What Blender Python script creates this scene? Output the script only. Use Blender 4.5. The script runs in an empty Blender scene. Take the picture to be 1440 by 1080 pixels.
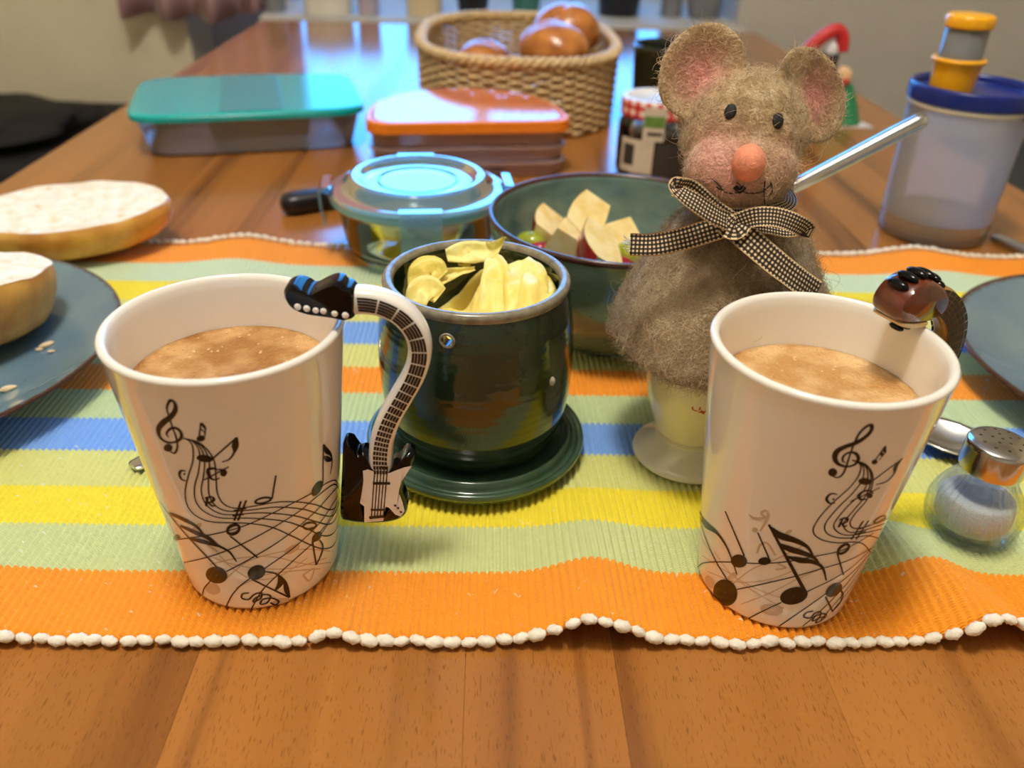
import bpy, bmesh, math, random
import numpy as np
from mathutils import Vector, Matrix, noise
R = math.radians
random.seed(7); rng = np.random.default_rng(7)
sc = bpy.context.scene
C = sc.collection
# ------------------------------------------------------------------ camera
CAM_H, PITCH, FPX, ROLL = .2360, .5520, 1157.0, .0321
_r = np.array([1, 0, 0.]); _w = np.array([0, math.cos(PITCH), -math.sin(PITCH)]); _u = np.cross(_r, _w)
_c, _s = math.cos(ROLL), math.sin(ROLL)
CR, CU, CW = _r*_c + _u*_s, -_r*_s + _u*_c, _w
CO = np.array([0, 0, CAM_H])
cd = bpy.data.cameras.new('camera'); cam = bpy.data.objects.new('camera', cd); C.objects.link(cam)
cam.matrix_world = Matrix(((CR[0], CU[0], -CW[0], CO[0]), (CR[1], CU[1], -CW[1], CO[1]), (CR[2], CU[2], -CW[2], CO[2]), (0, 0, 0, 1)))
cd.sensor_width = 36; cd.lens = FPX/1440*36; cd.clip_start = .01
cd.dof.use_dof = True; cd.dof.focus_distance = .315; cd.dof.aperture_fstop = 8.5
sc.camera = cam
# ------------------------------------------------------------------ daylight, exposure
PSI = .0371                                   # the table, the cloth and the room stand turned by this
sc.view_settings.view_transform = 'Standard'; sc.view_settings.look = 'None'
sc.view_settings.gamma = 1; sc.view_settings.use_curve_mapping = False
sc.view_settings.exposure = 0.0
sc.cycles.use_denoising = True
sc.cycles.max_bounces = 10; sc.cycles.transparent_max_bounces = 12
sc.cycles.sample_clamp_indirect = 6.0
sc.cycles.caustics_refractive = False; sc.cycles.caustics_reflective = False
SKY = (.075, .39, 1.0); SKY_S = 8.5
wd = bpy.data.worlds.new('sky'); sc.world = wd; wd.use_nodes = True
_bg = wd.node_tree.nodes['Background']; _bg.inputs[0].default_value = (*SKY, 1); _bg.inputs[1].default_value = SKY_S
WIN = dict(a0=-.60, a1=.55, b=2.12, z0=.035, z1=1.60)      # window opening in the far wall (room frame)
LAMP_W = 55.0; LAMP_COL = (1.0, .935, .82); LAMP_POS = (-.14, .10, 1.56)   # room lamp at the ceiling, above the near end of the table
def rf(a, b, z=0.):
    return Vector((a*math.cos(PSI) - b*math.sin(PSI), a*math.sin(PSI) + b*math.cos(PSI), z))
pl = bpy.data.lights.new('window_far_offscreen', 'AREA'); pl.shape = 'RECTANGLE'
pl.size = WIN['a1']-WIN['a0']; pl.size_y = WIN['z1']-WIN['z0']; pl.cycles.is_portal = True
po = bpy.data.objects.new('window_far_offscreen', pl); C.objects.link(po)
po.location = rf((WIN['a0']+WIN['a1'])/2, WIN['b']+.05, (WIN['z0']+WIN['z1'])/2); po.rotation_euler = (R(-90), 0, PSI)
po['kind'] = 'helper'
ll = bpy.data.lights.new('ceiling_lamp_offscreen', 'POINT'); ll.energy = LAMP_W; ll.color = LAMP_COL; ll.shadow_soft_size = .11
lo = bpy.data.objects.new('ceiling_lamp_offscreen', ll); C.objects.link(lo); lo.location = rf(*LAMP_POS)
# ------------------------------------------------------------------ pixel helpers (photo frame 1440x1080)
def ray(x, y): return CR*(x-720)/FPX + CU*(540-y)/FPX + CW
def atz(x, y, z=0.):
    d = ray(x, y); return Vector(CO + d*(z-CAM_H)/d[2])
def aty(x, y, Y):
    d = ray(x, y); return Vector(CO + d*Y/d[1])
# ------------------------------------------------------------------ materials
def srgb(r, g, b):
    f = lambda c: c/12.92 if c <= .04045 else ((c+.055)/1.055)**2.4
    return (f(r/255), f(g/255), f(b/255))
MATS = {}
class NT:
    def __init__(s, name):
        s.m = bpy.data.materials.new(name); s.m.use_nodes = True; s.t = s.m.node_tree
        s.b = s.t.nodes['Principled BSDF']; s.out = s.t.nodes['Material Output']; MATS[name] = s.m
    def n(s, typ, **k):
        nd = s.t.nodes.new(typ)
        for a, v in k.items():
            if a.startswith('_'): setattr(nd, a[1:], v)
            else:
                i = nd.inputs[int(a[1:])] if a[0] == 'i' and a[1:].isdigit() else nd.inputs[a.replace('_', ' ')]
                if isinstance(v, bpy.types.NodeSocket): s.t.links.new(v, i)
                else: i.default_value = v
        return nd
    def l(s, a, b): s.t.links.new(a, b)
    def math(s, op, a, b=0., c=None):
        nd = s.t.nodes.new('ShaderNodeMath'); nd.operation = op
        for i, v in enumerate((a, b) if c is None else (a, b, c)):
            if isinstance(v, bpy.types.NodeSocket): s.l(v, nd.inputs[i])
            else: nd.inputs[i].default_value = v
        return nd.outputs[0]
    def mix(s, f, a, b, mode='MIX'):
        nd = s.t.nodes.new('ShaderNodeMix'); nd.data_type = 'RGBA'; nd.blend_type = mode
        for i, v in ((0, f), (6, a), (7, b)):
            if isinstance(v, bpy.types.NodeSocket): s.l(v, nd.inputs[i])
            else: nd.inputs[i].default_value = (*v, 1) if i > 0 and len(v) == 3 else v
        return nd.outputs[2]
    def ramp(s, f, stops, interp='LINEAR'):
        nd = s.t.nodes.new('ShaderNodeValToRGB'); cr = nd.color_ramp; cr.interpolation = interp
        while len(cr.elements) < len(stops): cr.elements.new(.5)
        for e, (p, c) in zip(cr.elements, stops):
            e.position = p; e.color = (*c, 1) if len(c) == 3 else c
        s.l(f, nd.inputs[0]); return nd.outputs[0]
    def obj(s): return s.n('ShaderNodeTexCoord').outputs['Object']
    def uv(s): return s.n('ShaderNodeTexCoord').outputs['UV']
    def mapping(s, v, scale=(1, 1, 1), loc=(0, 0, 0)):
        nd = s.n('ShaderNodeMapping'); s.l(v, nd.inputs[0]); nd.inputs[1].default_value = loc; nd.inputs[3].default_value = scale; return nd.outputs[0]
    def noise(s, v, scale, detail=3, rough=.5):
        nd = s.n('ShaderNodeTexNoise'); s.l(v, nd.inputs['Vector']); nd.inputs['Scale'].default_value = scale
        nd.inputs['Detail'].default_value = detail; nd.inputs['Roughness'].default_value = rough; return nd.outputs[0]
    def bump(s, h, strength=.3, dist=.001):
        nd = s.n('ShaderNodeBump'); nd.inputs['Strength'].default_value = strength; nd.inputs['Distance'].default_value = dist
        s.l(h, nd.inputs['Height']); s.l(nd.outputs[0], s.b.inputs['Normal']); return nd
    def set(s, **k):
        for a, v in k.items():
            i = s.b.inputs[a.replace('_', ' ')]
            if isinstance(v, bpy.types.NodeSocket): s.l(v, i)
            else: i.default_value = (*v, 1) if isinstance(v, tuple) and len(v) == 3 and i.type == 'RGBA' else v
        return s
def mat(name, col, rough=.5, var=0., vscale=60., bump=0., bscale=200., **k):
    """procedural material: base colour with noise variation and fine relief"""
    s = NT(name); o = s.obj()
    if var > 0:
        n = s.noise(o, vscale, 4)
        lo = tuple(max(0, c*(1-var)) for c in col); hi = tuple(min(1, c*(1+var)) for c in col)
        s.set(Base_Color=s.ramp(n, [(.3, lo), (.7, hi)]))
    else: s.set(Base_Color=col)
    s.set(Roughness=rough, **k)
    if bump > 0: s.bump(s.noise(o, bscale, 3), bump, .0006)
    return s.m
# ------------------------------------------------------------------ mesh helpers
def link(o, parent=None):
    C.objects.link(o)
    if parent is not None: o.parent = parent
    return o
def mesh(name, verts, faces, m, parent=None, smooth=True, uvs=None):
    me = bpy.data.meshes.new(name); me.from_pydata([tuple(v) for v in verts], [], faces); me.update()
    if smooth: me.shade_smooth()
    if uvs is not None:
        ul = me.uv_layers.new(name='UVMap')
        li = np.empty(len(me.loops), dtype=np.int32); me.loops.foreach_get('vertex_index', li)
        ul.data.foreach_set('uv', np.asarray(uvs, dtype=np.float32)[li].ravel())
    if m is not None: me.materials.append(MATS[m] if isinstance(m, str) else m)
    o = bpy.data.objects.new(name, me); return link(o, parent)
def from_bm(name, bm, m, parent=None, smooth=True):
    me = bpy.data.meshes.new(name); bm.to_mesh(me); bm.free()
    if smooth: me.shade_smooth()
    if m is not None: me.materials.append(MATS[m] if isinstance(m, str) else m)
    return link(bpy.data.objects.new(name, me), parent)
def tag(o, label, cat, group=None, kind=None):
    o['label'] = label; o['category'] = cat
    if group: o['group'] = group
    if kind: o['kind'] = kind
    return o
def thing(name, label, cat, loc=(0, 0, 0), rz=0., group=None, rot=None):
    o = bpy.data.objects.new(name, None); C.objects.link(o); o.empty_display_size = .02
    o.location = loc; o.rotation_euler = rot if rot else (0, 0, rz)
    return tag(o, label, cat, group)
def struct(o): o['kind'] = 'structure'; return o
def catmull(pts, n=8, closed=False):
    P = [np.asarray(p, float) for p in pts]; out = []; N = len(P)
    rngs = range(N) if closed else range(N-1)
    for i in rngs:
        p0 = P[(i-1) % N] if closed or i > 0 else P[0]*2-P[1]
        p1 = P[i]; p2 = P[(i+1) % N]
        p3 = P[(i+2) % N] if closed or i+2 < N else P[N-1]*2-P[N-2]
        for k in range(n):
            t = k/n; out.append(.5*((2*p1)+(-p0+p2)*t+(2*p0-5*p1+4*p2-p3)*t*t+(-p0+3*p1-3*p2+p3)*t**3))
    if not closed: out.append(P[-1])
    return out
def lathe(prof, seg=64, fn=None, close=False):
    """revolve (r,z) profile; r=0 ends become poles. fn(r,z,theta)->(r,z)"""
    V, F = [], []; rows = []
    for r, z in prof:
        if r < 1e-7: rows.append([len(V)]); V.append((0, 0, z)); continue
        row = []
        for i in range(seg):
            a = 2*math.pi*i/seg; rr, zz = fn(r, z, a) if fn else (r, z)
            row.append(len(V)); V.append((rr*math.cos(a), rr*math.sin(a), zz))
        rows.append(row)
    pairs = list(zip(rows, rows[1:]))
    if close: pairs.append((rows[-1], rows[0]))
    for A, B in pairs:
        for i in range(seg):
            j = (i+1) % seg
            if len(A) == 1 and len(B) == 1: continue
            if len(A) == 1: F.append((A[0], B[j], B[i]))
            elif len(B) == 1: F.append((A[i], A[j], B[0]))
            else: F.append((A[i], A[j], B[j], B[i]))
    return V, F
def turned(name, prof, m, parent=None, seg=64, loc=None, fn=None, sm=4, close=False):
    if sm: 
        sharp = []
        prof = [tuple(p) for p in catmull(prof, sm)]
        prof = [(max(r, 0.), z) for r, z in prof]
        if prof[0][0] < 1e-5: prof[0] = (0., prof[0][1])
        if prof[-1][0] < 1e-5: prof[-1] = (0., prof[-1][1])
    V, F = lathe(prof, seg, fn, close); o = mesh(name, V, F, m, parent)
    if loc is not None: o.location = loc
    return o
def frame_of(path):
    P = np.asarray(path, float); T = np.gradient(P, axis=0); T /= np.linalg.norm(T, axis=1)[:, None]+1e-12
    ref = np.array([0, 0, 1.]) if abs(T[0][2]) < .9 else np.array([1., 0, 0])
    n = np.cross(T[0], ref); n /= np.linalg.norm(n); Ns = [n]
    for i in range(1, len(P)):
        n = Ns[-1]-T[i]*(Ns[-1]@T[i]); n /= np.linalg.norm(n)+1e-12; Ns.append(n)
    N = np.array(Ns); return P, T, N, np.cross(T, N)
def tube_vf(path, rad, sides=8, closed=False, caps=True, flat=1.0):
    P, T, N, B = frame_of(path); n = len(P); rad = np.broadcast_to(np.asarray(rad, float), (n,))
    V, F = [], []
    for i in range(n):
        for k in range(sides):
            a = 2*math.pi*k/sides; V.append(tuple(P[i]+rad[i]*(math.cos(a)*N[i]+flat*math.sin(a)*B[i])))
    for i in range(n if closed else n-1):
        for k in range(sides):
            a, b = i*sides+k, i*sides+(k+1) % sides; c, d = ((i+1) % n)*sides+(k+1) % sides, ((i+1) % n)*sides+k
            F.append((a, b, c, d))
    if caps and not closed:
        F.append(tuple(reversed(range(sides)))); F.append(tuple(range((n-1)*sides, n*sides)))
    return V, F
def tube(name, path, rad, m, parent=None, sides=8, **k):
    V, F = tube_vf(path, rad, sides, **k); return mesh(name, V, F, m, parent)
def box(name, a, b, m, parent=None, bevel=0., segs=2, rz=None, smooth=False):
    bm = bmesh.new(); bmesh.ops.create_cube(bm, size=1)
    for v in bm.verts: v.co = Vector(((a[0]+b[0])/2+v.co.x*(b[0]-a[0]), (a[1]+b[1])/2+v.co.y*(b[1]-a[1]), (a[2]+b[2])/2+v.co.z*(b[2]-a[2])))
    if bevel: bmesh.ops.bevel(bm, geom=bm.edges[:], offset=bevel, segments=segs, affect='EDGES', profile=.6)
    o = from_bm(name, bm, m, parent, smooth)
    if rz is not None: o.rotation_euler.z = rz
    return o
def loft(name, rings, m, parent=None, cap0=True, cap1=True, smooth=True):
    """rings: list of equal-length closed loops of 3D points"""
    n = len(rings[0]); V = [tuple(p) for r in rings for p in r]; F = []
    for i in range(len(rings)-1):
        for k in range(n):
            a, b = i*n+k, i*n+(k+1) % n; F.append((a, b, b+n, a+n))
    if cap0: F.append(tuple(reversed(range(n))))
    if cap1: F.append(tuple(range((len(rings)-1)*n, len(rings)*n)))
    o = mesh(name, V, F, m, parent, smooth)
    return auto_smooth(o, 40) if smooth else o
def auto_smooth(o, ang=35):
    me = o.data; bm = bmesh.new(); bm.from_mesh(me)
    for e in bm.edges:
        if len(e.link_faces) == 2 and e.calc_face_angle(0) > R(ang): e.smooth = False
    bm.to_mesh(me); bm.free(); return o
def nz(x, y=0., z=0.): return noise.noise(Vector((x, y, z)))
def ellip(name, c, rad, m, parent=None, seg=24, rings=16, fn=None, rot=None):
    V, F = [], []
    prof = [(math.sin(math.pi*i/rings), -math.cos(math.pi*i/rings)) for i in range(rings+1)]
    prof[0] = (0., -1.); prof[-1] = (0., 1.)
    V, F = lathe(prof, seg); W = []
    M = rot if rot is not None else Matrix.Identity(3)
    for v in V:
        d = Vector(v); k = fn(d) if fn else 1.0
        W.append(Vector(c) + M @ Vector((d.x*rad[0]*k, d.y*rad[1]*k, d.z*rad[2]*k)))
    return mesh(name, W, F, m, parent)
def superel(a, b, n=4., seg=64, cx=0., cy=0., z=0.):
    out = []
    for i in range(seg):
        t = 2*math.pi*i/seg; c, s = math.cos(t), math.sin(t)
        out.append((cx+a*math.copysign(abs(c)**(2/n), c), cy+b*math.copysign(abs(s)**(2/n), s), z))
    return out
# ------------------------------------------------------------------ materials used by several things
def wood_mat(name, col, dark, rough=.22):
    s = NT(name); o = s.obj(); oi = s.n('ShaderNodeObjectInfo')
    off = s.n('ShaderNodeVectorMath', _operation='ADD'); s.l(o, off.inputs[0])
    cmb = s.n('ShaderNodeCombineXYZ'); s.l(s.math('MULTIPLY', oi.outputs['Random'], 13.7), cmb.inputs[0]); s.l(s.math('MULTIPLY', oi.outputs['Random'], 7.1), cmb.inputs[1])
    s.l(cmb.outputs[0], off.inputs[1]); v = off.outputs[0]
    band = s.noise(s.mapping(v, (26, 1.3, 1)), 1., 3)
    base = s.ramp(band, [(.30, dark), (.44, col), (.62, tuple(min(1, c*1.14) for c in col)), (.72, col)])
    streak = s.noise(s.mapping(v, (75, .9, 1)), 1., 2)
    stf = s.ramp(streak, [(.64, (0, 0, 0)), (.70, (1, 1, 1))])
    base = s.mix(s.math('MULTIPLY', stf, .45), base, dark)
    fl = s.noise(s.mapping(v, (2100, 250, 1)), 1., 1)
    ff = s.ramp(fl, [(.63, (0, 0, 0)), (.70, (1, 1, 1))])
    base = s.mix(s.math('MULTIPLY', ff, .5), base, tuple(c*.5 for c in dark))
    base = s.mix(1.0, base, oi.outputs['Color'], 'MULTIPLY')
    s.set(Base_Color=base, Roughness=rough); s.b.inputs['Specular IOR Level'].default_value = .5
    s.bump(s.math('SUBTRACT', s.math('MULTIPLY', s.noise(s.mapping(v, (400, 20, 1)), 1., 2), .3), s.math('MULTIPLY', ff, .5)), .12, .0006)
    return s.m
wood_mat('beech', srgb(154, 100, 46), srgb(110, 66, 30), .15)
def plaster(name, col):
    s = NT(name); o = s.obj()
    s.set(Base_Color=s.ramp(s.noise(o, 9, 4), [(.3, tuple(c*.93 for c in col)), (.7, col)]), Roughness=.92)
    s.bump(s.noise(o, 70, 5, .6), .6, .004)
plaster('cream_plaster', srgb(236, 224, 194)); plaster('grey_plaster', srgb(196, 190, 180)); plaster('ceiling_white', srgb(240, 236, 226))
mat('floor_wood', srgb(120, 92, 66), .4, .25, 5)
mat('stone_sill', srgb(188, 186, 180), .75, .08, 80)
mat('frame_white', srgb(235, 235, 232), .35, .03, 20)
mat('black_fabric', srgb(24, 23, 25), .9, .4, 120, .5, 600)
mat('slate_fabric', srgb(62, 66, 68), .9, .2, 120, .5, 600)
mat('jacket_black', srgb(14, 14, 17), .75, .3, 60, .4, 300)
mat('steel', srgb(205, 205, 205), .12, .04, 300, Metallic=1.0)
mat('steel_dull', srgb(170, 165, 155), .28, .06, 300, Metallic=1.0)
mat('white_porcelain', srgb(240, 236, 228), .07, .015, 40, Coat_Weight=.3)
def thin_glass(name, tint=(1, 1, 1), gloss=.0, rough=.02):
    s = NT(name); s.t.nodes.remove(s.b)
    tr = s.n('ShaderNodeBsdfTransparent'); tr.inputs[0].default_value = (*tint, 1)
    gl = s.n('ShaderNodeBsdfGlossy'); gl.inputs['Roughness'].default_value = rough
    lw = s.n('ShaderNodeFresnel'); lw.inputs[0].default_value = 1.5
    f = s.math('ADD', lw.outputs[0], gloss)
    mx = s.n('ShaderNodeMixShader'); s.l(f, mx.inputs[0]); s.l(tr.outputs[0], mx.inputs[1]); s.l(gl.outputs[0], mx.inputs[2])
    s.l(mx.outputs[0], s.out.inputs[0]); return s.m
thin_glass('window_glass', (.97, .98, 1.))
def frosted(name, col, clear, rough=.25, transl=.5, ior=1.45):
    s = NT(name); s.set(Base_Color=col, Roughness=rough)
    tl = s.n('ShaderNodeBsdfTranslucent'); tl.inputs[0].default_value = (*col, 1); m1 = s.n('ShaderNodeMixShader'); m1.inputs[0].default_value = transl
    s.l(s.b.outputs[0], m1.inputs[1]); s.l(tl.outputs[0], m1.inputs[2])
    tr = s.n('ShaderNodeBsdfTransparent'); tr.inputs[0].default_value = (*[min(1, c*1.2+.1) for c in col], 1); m2 = s.n('ShaderNodeMixShader'); m2.inputs[0].default_value = clear
    s.l(m1.outputs[0], m2.inputs[1]); s.l(tr.outputs[0], m2.inputs[2])
    gl = s.n('ShaderNodeBsdfGlossy'); gl.inputs['Roughness'].default_value = rough; fr = s.n('ShaderNodeFresnel'); fr.inputs[0].default_value = ior; m3 = s.n('ShaderNodeMixShader')
    s.b.inputs['Specular IOR Level'].default_value = 0.
    s.l(fr.outputs[0], m3.inputs[0]); s.l(m2.outputs[0], m3.inputs[1]); s.l(gl.outputs[0], m3.inputs[2]); s.l(m3.outputs[0], s.out.inputs[0])
frosted('curtain_pink', srgb(236, 194, 200), .0, .8, .15, 1.1)
thin_glass('jar_glass', (.93, .96, .96), .03)
# ------------------------------------------------------------------ the room
FZ, CZ = -.75, 1.75
def rbox(name, a, b, m, parent=None, **k):            # box in the room frame
    return box(name, a, b, m, parent, rz=PSI, **k)
struct(rbox('floor', (-1.75, -2.3, FZ-.06), (1.75, 2.3, FZ), 'floor_wood'))
struct(rbox('ceiling', (-1.75, -2.3, CZ), (1.75, 2.3, CZ+.06), 'ceiling_white'))
struct(rbox('wall_left', (-1.75, -2.3, FZ), (-1.69, 2.3, CZ), 'cream_plaster'))
struct(rbox('wall_right', (1.69, -2.3, FZ), (1.75, 2.3, CZ), 'cream_plaster'))
struct(rbox('wall_back', (-1.75, -2.3, FZ), (1.75, -2.24, CZ), 'cream_plaster'))
struct(rbox('wall_far_left', (-1.69, 1.95, FZ), (-.66, 2.3, CZ), 'cream_plaster'))
struct(rbox('wall_far_right', (.485, 1.74, FZ), (1.69, 2.3, CZ), 'grey_plaster'))
W = WIN
struct(rbox('wall_below_window', (-.66, W['b'], FZ), (.485, W['b']+.18, W['z0']), 'grey_plaster'))  # same cream wall as above; its shade is put into the colour as grey
struct(rbox('wall_above_window', (-.66, W['b'], W['z1']), (.485, W['b']+.18, CZ), 'cream_plaster'))
struct(rbox('wall_beside_window', (-.66, W['b'], W['z0']), (W['a0'], W['b']+.18, W['z1']), 'cream_plaster'))
w1 = bpy.data.objects.new('window_1', None); C.objects.link(w1); w1['kind'] = 'structure'; w1.rotation_euler.z = PSI
wb = W['b']+.05
aR = .485
for nm, x0, x1, z0, z1 in (('window_frame', W['a0'], W['a0']+.045, W['z0'], W['z1']), ('window_frame', aR-.045, aR, W['z0'], W['z1']),
                           ('window_frame', W['a0']+.045, aR-.045, W['z0'], W['z0']+.03), ('window_frame', W['a0']+.045, aR-.045, W['z1']-.05, W['z1']),
                           ('window_mullion', -.035, .005, W['z0']+.03, W['z1']-.05)):
    box(nm, (x0, wb, z0), (x1, wb+.06, z1), 'frame_white', w1, .004)
for x0, x1 in ((W['a0']+.045, -.035), (.005, aR-.045)):
    box('pane', (x0, wb+.028, W['z0']+.03), (x1, wb+.032, W['z1']-.05), 'window_glass', w1)
sill = struct(rbox('trim_1', (-.43, 1.665, -.014), (.484, W['b'], .004), 'stone_sill', bevel=.004))
struct(rbox('wall_under_sill', (-.40, 1.72, FZ), (.46, W['b'], -.015), 'grey_plaster'))  # grey colour here carries the shade below the sill
mat('lamp_metal', srgb(60, 58, 55), .4, .05, 30)
# ------------------------------------------------------------------ table: glued beech planks with an edge strip
TA0, TA1, TB0, TB1 = -.4186, .4965, -.16, 1.6485
T = thing('dining_table', 'long beech dining table of glued planks under the breakfast things', 'table', (0, 0, FZ), PSI)
cuts = [TA0, TA0+.052, -.335, -.262, -.178, -.100, -.006, .047, .121, .205, .292, .378, TA1-.05, TA1]
tones = [(1.12, 1.10, 1.06), (1.0, 1.0, 1.0), (.94, .93, .92), (1.04, 1.03, 1.0), (.97, .95, .93), (1.05, 1.05, 1.06), (1.0, .98, .95), (1.02, 1.02, 1.05), (1.12, 1.13, 1.16), (.93, .92, .9), (1.03, 1.03, 1.0), (.97, .96, .95), (1.10, 1.08, 1.05)]
for i in range(len(cuts)-1):
    g = .00006
    p = box('plank', (cuts[i]+g, TB0, -FZ-.032), (cuts[i+1]-g, TB1, -FZ), 'beech', T)
    p.color = (*tones[i], 1)
for a in (TA0+.09, TA1-.09):
    for b in (TB0+.09, TB1-.09):
        p = box('leg', (a-.035, b-.035, 0), (a+.035, b+.035, -FZ-.032), 'beech', T, .004)
for (x0, y0, x1, y1) in ((TA0+.06, TB0+.07, TA1-.06, TB0+.09), (TA0+.06, TB1-.09, TA1-.06, TB1-.07), (TA0+.06, TB0+.09, TA0+.08, TB1-.09), (TA1-.08, TB0+.09, TA1-.06, TB1-.09)):
    box('apron', (x0, y0, -FZ-.12), (x1, y1, -FZ-.0325), 'beech', T, .002)
# ------------------------------------------------------------------ striped ribbed cloth
CA0, CA1, CV0, CV1 = -.405, .480, .2035, .5665
PITCHR = .00301
def sst(e0, e1, x):
    t = min(1, max(0, (x-e0)/(e1-e0))); return t*t*(3-2*t)
def cloth_lift(a, v):
    d = v-CV0
    z = .0115*math.exp(-((a-.039-.10*d)/.0175)**2)*math.exp(-(d/.062)**2)
    z += .0125*math.exp(-((a-.186+.30*d)/.016)**2)*math.exp(-(d/.070)**2)
    z += .0035*math.exp(-((a+.052)/.0085)**2)*math.exp(-(d/.022)**2)
    z += .0050*sst(-.150, -.195, a)*math.exp(-(d/.04)**2)
    e = CV1-v
    z += (.0065*math.exp(-((a-.318)/.030)**2)+.0065*math.exp(-((a+.175)/.028)**2)+.0045*math.exp(-((a-.215)/.02)**2)+.002*math.exp(-((a-.42)/.02)**2))*math.exp(-(e/.055)**2)
    return max(z, 0)
def cloth_edge(a):                                     # small unevenness of the two ends
    return .0012*nz(a*60, 3.)
CL_T = .0028
S = NT('striped_cotton'); o_ = S.obj(); sx = S.n('ShaderNodeSeparateXYZ'); S.l(o_, sx.inputs[0])
bnd = [.2035, .2363, .2635, .2885, .3145, .3410, .3680, .3945, .4208, .4485, .475, .502, .532]
OR, GR, YE, PA, BL = srgb(250, 156, 14), srgb(208, 216, 150), srgb(246, 226, 42), srgb(220, 220, 132), srgb(124, 172, 240)
seq = [OR, GR, YE, PA, BL, srgb(196, 214, 160), OR, srgb(222, 222, 136), BL, PA, YE, srgb(206, 224, 186), OR]
f = S.math('DIVIDE', S.math('SUBTRACT', S.math('ADD', sx.outputs[1], S.math('MULTIPLY', S.math('SUBTRACT', S.noise(o_, 90, 2), .5), .0004)), .2), .4)
colr = S.ramp(f, [(max(0, (b-.2)/.4) if i else 0., c) for i, (b, c) in enumerate(zip(bnd, seq))], 'CONSTANT')
wv = S.noise(S.mapping(o_, (330, 1500, 200)), 1., 2)
colr = S.mix(.38, colr, S.ramp(wv, [(.25, (.78, .75, .70)), (.6, (1, 1, 1))]), 'MULTIPLY')
fle = S.noise(S.mapping(o_, (260, 420, 200)), 1., 1)
colr = S.mix(S.math('MULTIPLY', S.ramp(fle, [(.74, (0, 0, 0)), (.77, (1, 1, 1))]), .55), colr, (.85, .82, .75))
S.set(Base_Color=colr, Roughness=.88); S.b.inputs['Sheen Weight'].default_value = .15
wav = S.n('ShaderNodeTexWave', _bands_direction='DIAGONAL'); S.l(S.mapping(o_, (250, 560, 0)), wav.inputs['Vector']); wav.inputs['Scale'].default_value = 1.; wav.inputs['Distortion'].default_value = 2.
S.bump(S.math('ADD', wav.outputs[1], S.math('MULTIPLY', wv, .8)), .55, .0006)
mat('white_cord', srgb(238, 230, 214), .85, .1, 300, .6, 900)
nrib = int((CA1-CA0)/PITCHR); per = 5; nx = nrib*per+1; ny = 88
As = np.linspace(CA0, CA0+nrib*PITCHR, nx); ts = np.linspace(0, 1, ny)
ca = np.linspace(CA0, CA1, 240); cv = np.linspace(CV0, CV1, 90)
LG = np.array([[cloth_lift(a, v) for a in ca] for v in cv])
ED0 = np.array([cloth_edge(a) for a in As]); rib = np.abs(np.sin(math.pi*(As-CA0)/PITCHR))**.8*.0018
V = np.zeros((2, ny, nx, 3))
for j, t in enumerate(ts):
    vv = CV0+(CV1-CV0)*t + ED0*(1-t)**8 + ED0[::-1]*t**8
    fi = t*(len(cv)-1); i0 = min(int(fi), len(cv)-2); row = LG[i0]*(1-(fi-i0))+LG[i0+1]*(fi-i0)
    lift = np.interp(As, ca, row)
    V[0, j, :, 0] = As; V[0, j, :, 1] = vv; V[0, j, :, 2] = lift+CL_T-.0018+rib
    V[1, j, :, 0] = As; V[1, j, :, 1] = vv; V[1, j, :, 2] = lift+.0002
idx = np.arange(2*ny*nx).reshape(2, ny, nx)
q = np.stack([idx[0, :-1, :-1], idx[0, :-1, 1:], idx[0, 1:, 1:], idx[0, 1:, :-1]], -1).reshape(-1, 4)
q2 = np.stack([idx[1, :-1, :-1], idx[1, 1:, :-1], idx[1, 1:, 1:], idx[1, :-1, 1:]], -1).reshape(-1, 4)
e1 = np.stack([idx[1, 0, :-1], idx[1, 0, 1:], idx[0, 0, 1:], idx[0, 0, :-1]], -1)
e2 = np.stack([idx[0, -1, :-1], idx[0, -1, 1:], idx[1, -1, 1:], idx[1, -1, :-1]], -1)
e3 = np.stack([idx[0, :-1, 0], idx[0, 1:, 0], idx[1, 1:, 0], idx[1, :-1, 0]], -1)
e4 = np.stack([idx[1, :-1, -1], idx[1, 1:, -1], idx[0, 1:, -1], idx[0, :-1, -1]], -1)
cloth = thing('table_runner', 'ribbed cotton table runner striped orange, green, yellow and blue with knotted white ends', 'table runner', (0, 0, 0), PSI)
mesh('cloth', V.reshape(-1, 3), np.concatenate([q, q2, e1, e2, e3, e4]).tolist(), 'striped_cotton', cloth)
KV, KF = lathe([(0., -1)]+[(math.sin(math.pi*i/8), -math.cos(math.pi*i/8)) for i in range(1, 8)]+[(0., 1)], 10)
KV = [(.0037*v[2], .0021*v[0]*(1+.18*math.sin(6*v[2]+3*math.atan2(v[1], v[0]))), .0020*v[1]*(1+.18*math.sin(6*v[2]+3*math.atan2(v[1], v[0])))) for v in KV]
kme = None
for k in range(147):
    for end in (0, 1):
        a = CA0+(2*k+1)*PITCHR
        if a > CA1-.002: continue
        v = (CV0-.0013+cloth_edge(a)) if end == 0 else (CV1+.0013)
        if kme is None:
            ko = mesh('edge_knot', KV, KF, 'white_cord', cloth); kme = ko.data
        else: ko = link(bpy.data.objects.new('edge_knot', kme), cloth)
        ko.location = (a+random.uniform(-.0004, .0004), v+random.uniform(-.0005, .0005), cloth_lift(a, min(max(v, CV0), CV1))+.0031)
        e_ = .002; sl = (cloth_lift(a+e_, CV0 if end == 0 else CV1)-cloth_lift(a-e_, CV0 if end == 0 else CV1))/(2*e_)
        ko.rotation_euler = (random.uniform(-3, 3), -math.atan(sl)+random.uniform(-.15, .15), random.uniform(-.35, .2)); s_ = random.uniform(.85, 1.12); ko.scale = (s_*.92, s_, s_)
MZ = CL_T+.0002                                             # top of the flat cloth
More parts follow.
